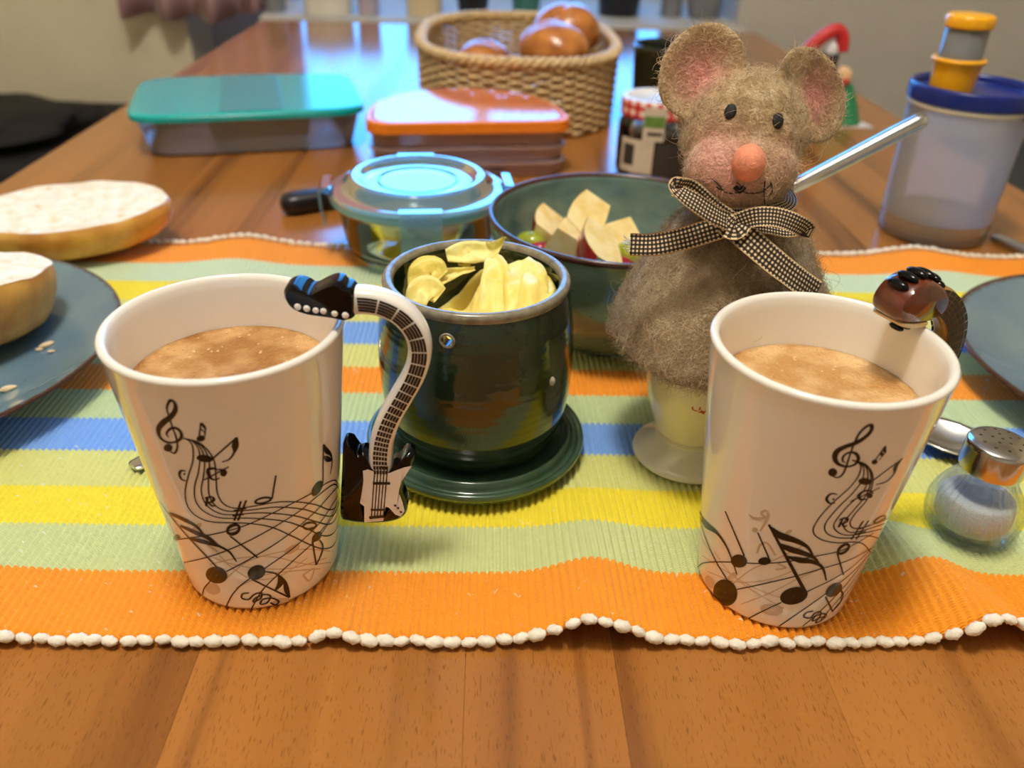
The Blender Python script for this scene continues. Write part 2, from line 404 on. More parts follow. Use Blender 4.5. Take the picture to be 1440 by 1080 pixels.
# ------------------------------------------------------------------ mugs
MUG_H, MUG_RT, MUG_RB = .105, .0394, .0289
def mug_r(z): return MUG_RB+(MUG_RT-MUG_RB)*z/MUG_H
def on_mug(px, py, cx, cy):
    """photo pixel -> (theta, z) on the near side of the mug's cone"""
    d = ray(px, py); o = CO-np.array([cx, cy, MZ]); k = (MUG_RT-MUG_RB)/MUG_H
    A = d[0]**2+d[1]**2-(k*d[2])**2; rr = MUG_RB+k*o[2]
    B = 2*(o[0]*d[0]+o[1]*d[1]-k*d[2]*rr); Cc = o[0]**2+o[1]**2-rr**2
    disc = max(B*B-4*A*Cc, 0.); t = (-B-math.sqrt(disc))/(2*A); p = o+d*t
    return np.array([math.atan2(p[1], p[0]), p[2]])
class Print:
    """flat print laid on the mug's glaze"""
    def __init__(s, cx, cy, ox, oy, sc_): s.c = (cx, cy); s.o = (ox, oy, sc_); s.V = []; s.F = []; s.off = .00010
    def uv(s, x, y): return on_mug(s.o[0]+x/s.o[2], s.o[1]+y/s.o[2], *s.c)
    def pt(s, th, z, off=None):
        z = min(max(z, .0006), MUG_H-.001); r = mug_r(z)+(s.off if off is None else off); return (r*math.cos(th), r*math.sin(th), z)
    def stroke(s, pts, w=6., n=6, sm=True):
        """polyline in picture units; w in picture units, a number or one per point"""
        ws = [w]*len(pts) if not hasattr(w, '__len__') else list(w)
        P3 = catmull([(p[0], p[1], q) for p, q in zip(pts, ws)], n) if sm and len(pts) > 2 else [np.array((pts[0][0]+(pts[-1][0]-pts[0][0])*i/8, pts[0][1]+(pts[-1][1]-pts[0][1])*i/8, ws[0]+(ws[-1]-ws[0])*i/8.)) for i in range(9)] if len(pts) == 2 else [np.array((p[0], p[1], q)) for p, q in zip(pts, ws)]
        U = np.array([s.uv(p[0], p[1]) for p in P3]); mm = .320e-3/s.o[2]      # metres per picture unit on the glaze
        X = np.stack([U[:, 0]*mug_r(.05), U[:, 1]], -1); T = np.gradient(X, axis=0); T /= np.linalg.norm(T, axis=1)[:, None]+1e-12
        s.off += 2e-6; b0 = len(s.V)
        for i, p in enumerate(P3):
            h = max(p[2], .6)*mm/2*1.0; nx_, nz_ = -T[i][1]*h, T[i][0]*h; r = mug_r(U[i, 1])
            for sg in (-1, 1): s.V.append(s.pt(U[i, 0]+sg*nx_/r, U[i, 1]+sg*nz_))
        for i in range(len(P3)-1): s.F.append((b0+2*i, b0+2*i+1, b0+2*i+3, b0+2*i+2))
    def blob(s, x, y, rx, ry, ang=0., inner=0.):
        s.off += 2e-6; ca_, sa_ = math.cos(R(ang)), math.sin(R(ang)); N = 28; rings = [1., .75, .5, .25, .02] if not inner else [1., inner]
        b0 = len(s.V)
        for k in rings:
            for i in range(N):
                t = 2*math.pi*i/N; ex, ey = rx*k*math.cos(t), ry*(k if not inner or k == 1. else k*.62)*math.sin(t)
                s.V.append(s.pt(*s.uv(x+ex*ca_-ey*sa_, y+ex*sa_+ey*ca_)))
        for j in range(len(rings)-1):
            for i in range(N): s.F.append((b0+j*N+i, b0+j*N+(i+1) % N, b0+(j+1)*N+(i+1) % N, b0+(j+1)*N+i))
    def build(s, name, m, parent):
        o = mesh(name, s.V, s.F, m, parent); return o
mat('print_black', srgb(26, 17, 13), .18, .1, 300)
mat('print_faint', srgb(205, 184, 158), .12, .05, 300)
def mug_body(parent, stain=False):
    k = (MUG_RT-MUG_RB)/MUG_H; t = .0031
    prof = [(0., .0022), (MUG_RB-.004, .0022), (MUG_RB-.0035, 0.), (MUG_RB-.0012, 0.), (MUG_RB-.0002, .0007)]
    prof += [(mug_r(z), z) for z in np.linspace(.0022, MUG_H-.0022, 14)]
    prof += [(MUG_RT+.0001, MUG_H-.001), (MUG_RT-.0006, MUG_H-.0001), (MUG_RT-.0016, MUG_H+.0002), (MUG_RT-.0026, MUG_H-.0003), (MUG_RT-t-.0002, MUG_H-.0018)]
    prof += [(mug_r(z)-t, z) for z in np.linspace(MUG_H-.005, .010, 12)] + [(MUG_RB-t-.003, .0062), (.012, .0055), (0., .0055)]
    return turned('cup', prof, 'white_porcelain', parent, 96, sm=0)
def coffee_mat(name, col, foam):
    s = NT(name); o = s.obj()
    n = s.noise(o, 75, 4); f = s.noise(s.mapping(o, (1, 1.8, 1)), 190, 3)
    base = s.mix(s.ramp(n, [(.40, (0, 0, 0)), (.64, (1, 1, 1))]), col, foam)
    vor = s.n('ShaderNodeTexVoronoi'); s.l(o, vor.inputs['Vector']); vor.inputs['Scale'].default_value = 620
    sp = s.ramp(vor.outputs['Distance'], [(.10, (1, 1, 1)), (.22, (0, 0, 0))])
    spm = s.math('MULTIPLY', sp, s.ramp(s.noise(o, 140, 2), [(.48, (0, 0, 0)), (.6, (1, 1, 1))]))
    base = s.mix(s.math('MULTIPLY', spm, .75), base, tuple(c*.35 for c in col))
    s.set(Base_Color=base, Roughness=.28); s.bump(s.math('ADD', f, s.math('MULTIPLY', vor.outputs['Distance'], -.8)), .5, .0008)
coffee_mat('coffee_left', srgb(158, 108, 54), srgb(202, 158, 104)); coffee_mat('coffee_right', srgb(186, 138, 80), srgb(220, 182, 130))
mat('milk_foam', srgb(216, 180, 130), .3, .1, 300, .3, 600)
def coffee(name, label, cx, cy, z, m, seed):
    r = mug_r(z)-.0031-.0002; rr = np.linspace(0, 1, 22)
    def fn(rad, zz, a): return rad, zz+.00035*nz(rad*220*math.cos(a)+seed, rad*220*math.sin(a))*(1-rad/r*.6)
    prof = [(0., z-.02), (r-.0024, z-.02)]+[(r*k, z+(.0007 if k == 1 else 0)) for k in rr[::-1]]; prof[-1] = (0., z)
    V, F = lathe(prof, 80, fn); o = mesh(name, V, F, m); o.location = (cx, cy, MZ); tag(o, label, 'coffee', 'coffee in the mugs')
    random.seed(seed)
    bm = bmesh.new()
    for i in range(34):                                           # foam bubbles along the far side and in the middle
        a = random.uniform(.15*math.pi, .95*math.pi); k = random.uniform(.45, .97); rad = random.uniform(.0002, .0007)
        M = Matrix.Translation((r*k*math.cos(a), r*k*math.sin(a), z)) @ Matrix.Diagonal((1, 1, .55, 1))
        bmesh.ops.create_uvsphere(bm, u_segments=10, v_segments=6, radius=rad, matrix=M)
    b = from_bm('foam_bubbles', bm, 'milk_foam', o); b['kind'] = 'stuff'
    return o
M1 = (-.0964, .2421); M2 = (.1054, .2412)
# --- mug with the electric guitar handle
mug1 = thing('mug', 'white tapered mug with black electric guitar as handle, music notes print', 'mug', (M1[0], M1[1], MZ), 0., 'music mugs')
mug_body(mug1)
P = Print(*M1, 200, 540, 3.273); K = P.stroke; B = P.blob
B(120, 293, 20, 18)                                                # treble clef
K([(122, 305), (148, 318), (162, 292), (158, 250), (142, 205), (124, 150), (114, 112), (122, 85), (134, 74), (150, 88), (153, 118), (132, 150), (98, 176), (76, 205), (80, 240), (108, 265), (146, 268), (176, 252), (180, 226), (158, 203), (130, 206), (112, 228), (122, 246)], [6, 7, 7, 7, 6, 6, 7, 9, 10, 11, 15, 17, 19, 17, 14, 10, 8, 10, 11, 11, 9, 7, 5])
B(270, 250, 20, 14, -10); K([(262, 248), (270, 178)], 5); K([(288, 240), (292, 205)], 4); K([(270, 180), (283, 192), (292, 207)], [10, 10, 6]); K([(268, 205), (282, 216), (291, 226)], 5)
for ln in ([(184, 248), (212, 258), (232, 286), (234, 350), (212, 425), (198, 500), (212, 566), (258, 612), (330, 635), (480, 640), (590, 657), (690, 700), (780, 743), (840, 758), (885, 735), (906, 650)],
           [(184, 248), (230, 262), (258, 295), (266, 345), (258, 410), (242, 470), (246, 535), (285, 586), (365, 616), (500, 617), (650, 630), (755, 664), (825, 697), (875, 690), (902, 640), (910, 560)],
           [(184, 248), (240, 264), (272, 298), (287, 350), (283, 420), (272, 490), (292, 550), (338, 587), (400, 601), (550, 592), (700, 606), (795, 632), (860, 645), (893, 612), (910, 530)],
           [(184, 248), (250, 266), (288, 302), (309, 360), (305, 450), (310, 515), (342, 563), (400, 585), (500, 579), (620, 566), (740, 576), (825, 602), (875, 606), (903, 560), (911, 490)],
           [(184, 248), (255, 266), (305, 308), (333, 360), (340, 430), (346, 500), (372, 548), (420, 570), (500, 564), (620, 543), (720, 543), (800, 556), (855, 577), (886, 568), (906, 510), (905, 456)]):
    K(ln, 5.0, 7)
B(288, 342, 38, 17, 8); K([(322, 345), (435, 245)], 6); K([(434, 244), (428, 282), (424, 312), (402, 345), (368, 358)], [8, 22, 9, 6, 4])
K([(300, 405), (306, 392), (330, 388), (352, 395)], [4, 12, 10, 4]); B(374, 410, 15, 15); K([(352, 392), (380, 395), (388, 410)], 6); K([(303, 400), (310, 425), (330, 440), (356, 432)], [14, 12, 7, 4]); K([(284, 441), (398, 380)], 5)
K([(202, 400), (180, 398), (172, 415), (182, 438), (206, 446)], [4, 8, 10, 8, 4]); B(195, 413, 5, 5)
K([(301, 518), (295, 562)], 9); K([(288, 524), (318, 518), (331, 530), (318, 542), (302, 543)], [5, 8, 10, 8, 5]); K([(305, 545), (322, 560), (334, 558)], [6, 8, 5])
K([(455, 538), (424, 628)], 7); K([(479, 534), (441, 628)], 7); K([(422, 582), (478, 571)], 8); K([(416, 606), (468, 598)], 8)
B(556, 535, 42, 16, -12, .72); K([(597, 528), (615, 420)], 6)
for ln in ([(172, 714), (330, 690), (480, 648), (640, 573), (778, 503), (838, 461), (885, 443), (906, 470)], [(193, 822), (330, 787), (500, 716), (700, 600), (800, 520), (880, 462), (908, 490)],
           [(388, 862), (500, 802), (640, 716), (780, 602), (860, 515), (900, 470)], [(558, 852), (700, 750), (815, 640), (880, 545), (910, 495)], [(505, 1030), (560, 940), (680, 826), (800, 715), (870, 620), (912, 540)],
           [(278, 972), (287, 938), (315, 905)], [(388, 1022), (416, 968), (455, 925), (498, 893)], [(780, 720), (850, 640), (900, 540)]):
    K(ln, 5.0, 7)
B(343, 878, 50, 38, 12); K([(352, 850), (285, 780), (200, 690), (130, 605), (80, 538)], [9, 8, 8, 8, 5])
K([(128, 595), (190, 622), (250, 655), (290, 700)], [14, 22, 15, 5]); K([(175, 652), (240, 680), (300, 705), (345, 740), (400, 770), (434, 816)], [10, 24, 22, 14, 9, 5]); K([(215, 710), (270, 722), (320, 735), (372, 752)], [10, 24, 18, 6])
B(526, 866, 42, 32, -22); K([(505, 898), (590, 940), (678, 982)], 7); K([(565, 862), (615, 872), (652, 905), (664, 945), (677, 982)], [6, 7, 12, 20, 8]); K([(628, 880), (636, 915), (612, 950)], [6, 24, 7])
B(420, 668, 35, 27, -25, .68); K([(404, 698), (532, 798)], 6); B(770, 652, 34, 20, -8, .78); B(803, 702, 28, 16, -48); K([(782, 722), (800, 832)], 7); K([(800, 832), (822, 785), (830, 745), (814, 716)], [6, 10, 9, 5])
B(804, 480, 40, 18, -58); K([(831, 455), (832, 277)], 6); K([(832, 277), (846, 305), (866, 325), (872, 365), (864, 415)], [6, 20, 12, 6, 4]); K([(834, 332), (850, 345), (868, 352)], [5, 22, 8])
B(160, 707, 15, 14); K([(150, 695), (108, 600)], 5)
K([(492, 960), (462, 965), (460, 985), (490, 990), (515, 968), (548, 960), (545, 985), (512, 1002), (520, 985), (560, 968), (590, 975), (575, 1005), (545, 1012), (556, 990), (600, 985), (628, 1000), (612, 1015), (590, 1005)], 7)
P.build('note_print', 'print_black', mug1)
P = Print(*M1, 200, 540, 3.273); P.off = .00005; K = P.stroke; B = P.blob
for ln in ([(300, 790), (420, 830), (560, 850), (700, 845), (850, 800)], [(310, 830), (450, 800), (600, 795), (760, 830), (870, 820)], [(330, 760), (420, 850), (520, 900), (640, 880), (760, 800)], [(380, 900), (480, 820), (600, 780), (740, 760), (880, 770)], [(430, 940), (560, 880), (700, 860), (820, 850)]): K(ln, 5)
B(325, 942, 36, 26, 20); B(690, 760, 40, 16, -30); B(250, 660, 30, 12, -40); B(640, 1000, 40, 14, -10); K([(740, 880), (790, 850), (770, 905), (740, 880)], 8); K([(300, 740), (345, 770)], 12)
P.build('faint_note_print', 'print_faint', mug1)
# electric guitar handle: flat relief standing in the vertical plane through the mug's axis
mat('handle_white', srgb(238, 233, 226), .08, .01, 60); mat('handle_black', srgb(6, 5, 6), .10, .1, 60, Specular_IOR_Level=.25); mat('handle_print', srgb(34, 20, 17), .15, .1, 60)
GY = M1[1]
def gp(px, py, dy=0.):                                          # pixel on the guitar's plane, mug-local, moved dy towards the viewer
    p = aty(px, py, GY); return np.array([p.x-M1[0], p.y-M1[1]-dy, p.z-MZ])
def slab(name, outline, thick, m, parent, dy=0., n=5, bev=.0016):
    L_ = [gp(*p) for p in catmull([np.array(q) for q in outline], n, True)]
    c = np.mean(L_, 0); rings = []
    for k, d in ((.90, 0.), (.975, .3), (1., .5), (1., 1.), (1., 1.5), (.975, 1.7), (.90, 2.)):
        y = -dy-thick/2+thick*d/2*1.0 if True else 0
        rings.append([(c[0]+(p[0]-c[0])*k, -dy+thick*(d/2-.5), c[2]+(p[2]-c[2])*k) for p in L_])
    o = loft(name, rings, m, parent); return o
neck_px = [(492, 421), (515, 421), (540, 426), (566, 440), (585, 464), (591, 492), (583, 523), (566, 554), (549, 584), (539, 612), (536, 638), (538, 664)]
npth = catmull([np.array(p) for p in neck_px], 8); nc = np.array([gp(*p) for p in npth])
def rrect(w, d, n=24): return superel(w, d, 3.2, n)
def neck_rings(wfun, depth, off=0.):
    T_ = np.gradient(nc, axis=0); T_ /= np.linalg.norm(T_, axis=1)[:, None]; rings = []
    for i, p in enumerate(nc):
        sd = np.cross(T_[i], [0, 1, 0]); wv_ = wfun(i/(len(nc)-1)); rings.append([tuple(p+sd*q[0]*wv_+np.array([0, q[1]*depth, 0])) for q in rrect(1., 1.)])
    return rings, T_
wneck = lambda t: .0046-.0006*math.sin(math.pi*t)
rings, NT_ = neck_rings(wneck, .0043)
gh = thing('handle', '', '', (0, 0, 0)); gh.parent = mug1; del gh['label']; del gh['category']
loft('neck', rings, 'handle_white', gh)
fv, ff = [], []                                                  # printed frets and strings
L_ = len(nc); s_cum = np.concatenate([[0], np.cumsum(np.linalg.norm(np.diff(nc, axis=0), axis=1))]); tot = s_cum[-1]
def neck_pt(s, c_):                                              # s along, c_ across (-1..1)
    p = np.array([np.interp(s, s_cum, nc[:, k]) for k in range(3)]); t = np.array([np.interp(s, s_cum, NT_[:, k]) for k in range(3)])
    sd = np.cross(t, [0, 1, 0]); sd /= np.linalg.norm(sd); return p+sd*c_*.0040-np.array([0, .00435+.0001, 0])
fp = [.003]; step = .0066
while fp[-1]+step < tot*.985: fp.append(fp[-1]+step); step = max(.0021, step*.935)
for a_, b_ in zip(fp, fp[1:]):
    for q_ in range(5):
        c0 = -.52+q_*.26-.105+.05; c1 = c0+.21
        b0 = len(fv)
        for ss in (a_+.0003, (a_+b_)/2, b_-.0003):
            fv += [neck_pt(ss, c0), neck_pt(ss, c1)]
        ff += [(b0, b0+1, b0+3, b0+2), (b0+2, b0+3, b0+5, b0+4)]
mesh('fretboard_print', fv, ff, 'handle_print', gh)
body_px = [(484, 618), (490, 614), (496, 622), (503, 630), (512, 628), (518, 636), (524, 648), (536, 655), (548, 655), (556, 646), (566, 640), (574, 630), (583, 631), (584, 641), (577, 655), (570, 668), (567, 682), (572, 696), (574, 710), (566, 722), (545, 728), (515, 729), (490, 726), (481, 720), (481, 690), (483, 650)]
slab('guitar_body', body_px, .0085, 'handle_black', gh)
guard_px = [(513, 652), (520, 650), (535, 655), (550, 655), (560, 651), (571, 647), (581, 645), (574, 656), (566, 668), (563, 682), (568, 695), (571, 708), (566, 716), (558, 713), (550, 704), (545, 702), (543, 708), (541, 722), (515, 724), (515, 702), (509, 697), (512, 680), (514, 665)]
gl_ = [gp(*p, .00425) for p in guard_px]
bm = bmesh.new(); bm.faces.new([bm.verts.new(p+np.array([0, -.0001, 0])) for p in gl_]); bmesh.ops.triangulate(bm, faces=bm.faces[:]); from_bm('pickguard', bm, 'handle_white', gh, False)
sv, sf = [], []
def pstrip(p, q_, w, dy):
    a = gp(*p, dy); b = gp(*q_, dy); d = b-a; d /= np.linalg.norm(d); n_ = np.cross(d, [0, 1, 0])*w/2; b0 = len(sv); sv.extend([a-n_, a+n_, b+n_, b-n_]); sf.append((b0, b0+1, b0+2, b0+3))
for i in range(5):
    x0 = 530+i*4.4; x1 = 526-1+i*4.1-.0; pstrip((x0, 645), (x1, 716), .0004, .0045)
pstrip((527, 669), (551, 669), .0012, .0046); pstrip((524, 706), (545, 706), .0010, .0046); pstrip((522, 717), (543, 715), .0014, .0046)
for (x, y) in ((558, 700), (562, 703.5), (566, 709)): pstrip((x-1.6, y), (x+1.6, y), .0009, .0046)
mesh('strings', sv, sf, 'handle_print', gh, False)
head_px = [(402, 407), (405, 398), (414, 394), (428, 398), (440, 404), (455, 397), (470, 391), (482, 391), (489, 398), (497, 400), (503, 410), (503, 428), (500, 440), (490, 443), (475, 440), (455, 437), (435, 434), (418, 428), (407, 419)]
hd = slab('headstock', head_px, .0105, 'handle_black', gh)
for (x, y, r_) in ((424, 421.5, .0012), (436.5, 424, .0012), (449, 426.5, .0011), (459.5, 427.5, .0011), (475, 431, .0011), (490, 433.5, .0012)):
    ellip('tuning_peg', gp(x, y, .0052), (r_, .0006, r_), 'handle_white', gh, 12, 8)
coffee('coffee', 'milky brown coffee in the mug with the black guitar handle', *M1, .0845, 'coffee_left', 3)
# --- mug with the acoustic guitar handle
mug2 = thing('mug', 'white tapered mug with brown acoustic guitar as handle, music notes print', 'mug', (M2[0], M2[1], MZ), 0., 'music mugs')
mug_body(mug2)
P = Print(*M2, 970, 580, 3.484); K = P.stroke; B = P.blob
B(700, 293, 22, 20, -10)
K([(700, 312), (725, 318), (750, 300), (768, 258), (785, 205), (806, 150), (832, 100), (866, 68), (890, 62), (888, 88), (862, 118), (815, 148), (760, 168), (722, 190), (710, 222), (728, 252), (770, 264), (808, 254), (826, 226), (812, 200), (780, 196), (754, 212), (748, 236), (762, 244)], [5, 6, 7, 7, 6, 7, 8, 10, 12, 13, 15, 18, 18, 19, 17, 13, 9, 10, 12, 11, 9, 8, 7, 5])
B(905, 242, 15, 12, -20); K([(903, 240), (958, 163)], 5); K([(926, 232), (958, 196)], 4); K([(958, 163), (953, 180), (958, 198)], [6, 14, 5]); K([(938, 192), (940, 205), (944, 212)], [4, 12, 4])
for ln in ([(795, 232), (825, 246), (838, 268), (822, 318), (780, 370), (700, 442), (632, 518), (604, 580), (640, 620), (720, 638), (800, 634), (850, 645), (884, 684)],
           [(795, 232), (835, 248), (852, 276), (844, 330), (800, 392), (722, 470), (664, 545), (670, 590), (720, 612), (790, 614), (870, 604), (930, 618)],
           [(795, 232), (845, 250), (868, 280), (870, 332), (846, 390), (770, 462), (708, 542), (720, 582), (770, 601), (850, 591), (950, 568)],
           [(795, 232), (850, 250), (882, 286), (886, 340), (860, 408), (808, 472), (754, 540), (766, 577), (802, 587), (865, 573), (965, 540)],
           [(795, 232), (858, 252), (892, 296), (894, 350), (866, 428), (812, 492), (785, 538), (802, 566), (860, 560), (930, 536), (988, 515)]):
    K(ln, 5.0, 7)
B(858, 337, 33, 17, 4); K([(892, 336), (1042, 224)], 6); K([(1042, 223), (1010, 262), (1000, 300), (962, 338), (912, 352)], [6, 20, 9, 6, 4])
B(880, 406, 15, 13); K([(825, 405), (850, 386), (880, 382), (898, 396)], [12, 10, 7, 5]); K([(826, 402), (836, 425), (868, 424)], [13, 9, 5]); K([(785, 436), (930, 368)], 5)
K([(722, 400), (690, 398), (670, 422), (685, 444), (712, 442)], [4, 8, 10, 8, 4]); B(703, 423, 5, 5)
K([(748, 520), (728, 562)], 9); K([(730, 526), (758, 516), (772, 524), (764, 538), (742, 543)], [5, 8, 10, 8, 5]); K([(744, 545), (756, 558), (770, 552)], [6, 8, 5])
K([(850, 530), (790, 622)], 7); K([(876, 528), (814, 622)], 7); K([(828, 570), (884, 552)], 8); K([(806, 598), (862, 582)], 8)
B(930, 524, 36, 14, -30, .7); B(752, 668, 38, 22, -38, .66); K([(720, 682), (752, 796)], 6)
for ln in ([(33, 775), (45, 752), (80, 735), (180, 732), (330, 739), (470, 731), (600, 706), (720, 682), (800, 648), (900, 590)], [(215, 870), (350, 841), (500, 806), (640, 766), (780, 722), (890, 665)], [(288, 1008), (370, 966), (448, 930)], [(575, 876), (700, 816), (800, 752), (900, 655)],
           [(438, 1046), (560, 962), (680, 876), (800, 778), (880, 690)], [(553, 1046), (650, 962), (760, 848), (860, 720)], [(640, 1016), (740, 900), (840, 770)], [(700, 970), (780, 870), (850, 760)]):
    K(ln, 5.0, 7)
B(175, 882, 58, 66, -20); K([(196, 838), (130, 730), (80, 620), (48, 510), (38, 440)], [9, 9, 8, 7, 5]); K([(42, 470), (72, 540), (130, 585), (172, 640), (200, 700), (232, 792)], [14, 34, 20, 14, 9, 5])
B(242, 727, 40, 32, 8); K([(268, 702), (175, 483)], 8); B(367, 727, 31, 19, -6); K([(388, 712), (334, 588)], 6)
B(510, 897, 69, 41, -14); K([(562, 872), (480, 720), (388, 548)], [14, 13, 10])
K([(396, 560), (440, 600), (520, 628), (575, 658), (606, 704)], [10, 34, 26, 14, 5]); K([(432, 640), (490, 668), (560, 690), (610, 712), (640, 752)], [10, 30, 24, 13, 5]); K([(478, 706), (540, 722), (605, 732), (650, 760), (668, 822)], [10, 30, 20, 11, 5])
B(705, 868, 46, 27, -36); K([(664, 902), (698, 974)], 7); K([(698, 974), (735, 930), (748, 890), (735, 866)], [6, 12, 9, 5])
K([(604, 972), (570, 980), (558, 1000), (590, 1005), (612, 982), (640, 975), (632, 1005), (600, 1020), (612, 1000), (650, 985), (668, 995), (640, 1020), (616, 1028), (634, 1005), (664, 1000)], 7)
P.build('note_print', 'print_black', mug2)
P = Print(*M2, 970, 580, 3.484); P.off = .00005; K = P.stroke; B = P.blob
for ln in ([(60, 700), (150, 760), (280, 840), (420, 900), (560, 920)], [(120, 680), (200, 790), (320, 880), (460, 960)], [(200, 850), (300, 770), (420, 720), (560, 650)], [(250, 940), (380, 890), (520, 820), (650, 760)], [(90, 780), (230, 830), (380, 820), (520, 770)], [(45, 560), (70, 640), (120, 700)]): K(ln, 5)
K([(345, 580), (370, 540), (385, 500), (370, 480), (350, 495), (370, 515), (320, 520), (290, 500)], [6, 10, 12, 10, 10, 12, 12, 6]); B(320, 575, 14, 12); B(400, 966, 56, 28, 8); B(480, 590, 24, 10, -40); B(210, 800, 26, 14, -30); K([(330, 690), (345, 650), (380, 640), (420, 700)], 9); K([(420, 770), (470, 760), (430, 740)], 9); B(100, 830, 20, 36, -30)
P.build('faint_note_print', 'print_faint', mug2)
# acoustic guitar handle on the far right side
mat('guitar_brown', srgb(92, 38, 18), .07, .35, 120, Coat_Weight=.5); mat('guitar_gold', srgb(160, 118, 56), .2, .2, 200); mat('fret_dark', srgb(22, 20, 18), .45, .2, 300); mat('guitar_cream', srgb(206, 178, 130), .12, .1, 100)
H_ANG = R(28)
h2 = bpy.data.objects.new('handle', None); C.objects.link(h2); h2.parent = mug2; h2.rotation_euler.z = H_ANG; h2.empty_display_size = .01
# in the handle's own plane: x outward from the mug's axis, z up; the fretboard faces sideways
h_pts = [(.0430, .1125), (.0480, .1110), (.0545, .1065), (.0605, .0985), (.0628, .0885), (.0605, .0770), (.0560, .0660), (.0525, .0560), (.0510, .0470)]
hc = np.array([(p[0], 0., p[1]) for p in catmull([np.array(p) for p in h_pts], 8)]); hT = np.gradient(hc, axis=0); hT /= np.linalg.norm(hT, axis=1)[:, None]
rg = []
for i, p in enumerate(hc):
    up = np.cross([0, 1, 0], hT[i]); rg.append([tuple(p+up*q[0]*.0056+np.array([0, q[1]*.0036, 0])) for q in superel(1, 1, 3.2, 24)])
loft('neck', rg, 'guitar_gold', h2)
s2 = np.concatenate([[0], np.cumsum(np.linalg.norm(np.diff(hc, axis=0), axis=1))]); fv, ff = [], []
def np2(s, c_, side):
    p = np.array([np.interp(s, s2, hc[:, k]) for k in range(3)]); t = np.array([np.interp(s, s2, hT[:, k]) for k in range(3)])
    up = np.cross([0, 1, 0], t); up /= np.linalg.norm(up); return p+up*c_*.0048+np.array([0, side*.0037, 0])
for side in (1, -1):
    s_ = .001
    while s_+.0036 < s2[-1]:
        for q_ in range(6):
            c0 = -1+q_*.333+.02; b0 = len(fv)
            for ss in (s_+.00015, s_+.0018, s_+.00345): fv += [np2(ss, c0, side), np2(ss, c0+.295, side)]
            ff += [(b0, b0+1, b0+3, b0+2), (b0+2, b0+3, b0+5, b0+4)]
        s_ += .0036
mesh('fretboard_print', fv, ff, 'fret_dark', h2)
def slab2(name, outline, thick, m, n=4):
    L_ = catmull([np.array(q, float) for q in outline], n, True); c_ = np.mean(L_, 0)
    return loft(name, [[(c_[0]+(p[0]-c_[0])*k, thick*d, c_[1]+(p[1]-c_[1])*k) for p in L_] for k, d in ((.80, -.5), (.93, -.44), (.99, -.3), (1., 0), (.99, .3), (.93, .44), (.80, .5))], m, h2)
hd2 = slab2('headstock', [(.0215, .1140), (.0228, .1180), (.0262, .1212), (.0310, .1228), (.0362, .1222), (.0410, .1196), (.0452, .1160), (.0472, .1115), (.0450, .1080), (.0390, .1070), (.0310, .1075), (.0240, .1095)], .0135, 'guitar_brown')
for x, z in ((.0250, .1212), (.0290, .1232), (.0330, .1238), (.0370, .1230), (.0408, .1210), (.0440, .1182)): ellip('tuning_peg', (x, 0., z), (.0019, .0042, .0016), 'handle_black', h2, 14, 10)
for x in (.0265, .0300, .0335): ellip('tuning_peg', (x, -.003, .1062), (.0013, .0030, .0011), 'handle_black', h2, 12, 8)
slab2('headstock_edge', [(.0245, .1095), (.0250, .1078), (.0310, .1064), (.0372, .1060), (.0380, .1074), (.0310, .1082)], .0138, 'guitar_cream', 3)
gb = slab2('guitar_body', [(.0335, .0060), (.0440, .0035), (.0535, .0070), (.0565, .0150), (.0540, .0235), (.0510, .0285), (.0535, .0345), (.0560, .0410), (.0545, .0475), (.0490, .0505), (.0430, .0490), (.0385, .0440), (.0365, .0360), (.0350, .0250), (.0335, .0150)], .0085, 'guitar_brown')
ellip('sound_hole', (.0470, 0., .0330), (.0045, .0045, .0045), 'fret_dark', h2, 16, 12)
coffee('coffee', 'milky brown coffee with foam bubbles in the mug with the brown guitar handle', *M2, .0845, 'coffee_right', 11)
# ------------------------------------------------------------------ butter crock on its saucer
def glaze(name, col, dark, rough=.08, ring=0.):
    s = NT(name); o = s.obj()
    n = s.noise(s.mapping(o, (1, 1, 2.2)), 45, 4)
    base = s.ramp(n, [(.28, dark), (.55, col), (.75, tuple(c*1.25 for c in col))])
    sp = s.noise(o, 420, 1); base = s.mix(s.math('MULTIPLY', s.ramp(sp, [(.73, (0, 0, 0)), (.77, (1, 1, 1))]), .6), base, tuple(c*.4 for c in dark))
    s.set(Base_Color=base, Roughness=rough, Coat_Weight=.3, Coat_Roughness=.04)
    if ring: 
        wv_ = s.n('ShaderNodeTexWave', _bands_direction='Z'); s.l(o, wv_.inputs['Vector']); wv_.inputs['Scale'].default_value = 75; wv_.inputs['Distortion'].default_value = 1.5
        s.bump(wv_.outputs[1], ring, .0008)
glaze('green_glaze', srgb(32, 46, 30), srgb(16, 27, 19), .10, .07); glaze('green_glaze_plain', srgb(56, 78, 58), srgb(34, 52, 40), .08)
mat('bare_rim', srgb(128, 120, 100), .22, .3, 220); mat('glaze_spot', srgb(150, 150, 130), .15, .2, 300)
PX, PY = -.0165, .3215
sau = thing('saucer', 'dark green glazed saucer with raised rings under the butter crock', 'saucer', (PX, PY, MZ))
turned('dish', [(0., .0045), (.030, .0045), (.0320, .0008), (.040, .0004), (.0475, .0022), (.0505, .0058), (.0512, .0080), (.0506, .0094), (.0490, .0092), (.0472, .0076), (.0458, .0080), (.0448, .0105), (.0438, .0116), (.0424, .0110), (.0408, .0090), (.036, .0082), (0., .0082)], 'green_glaze_plain', sau, 96, sm=3)
crock = thing('butter_crock', 'dark green stoneware crock with thrown rings and a small hole, filled with butter', 'crock', (PX, PY, MZ+.0086))
zb = .0
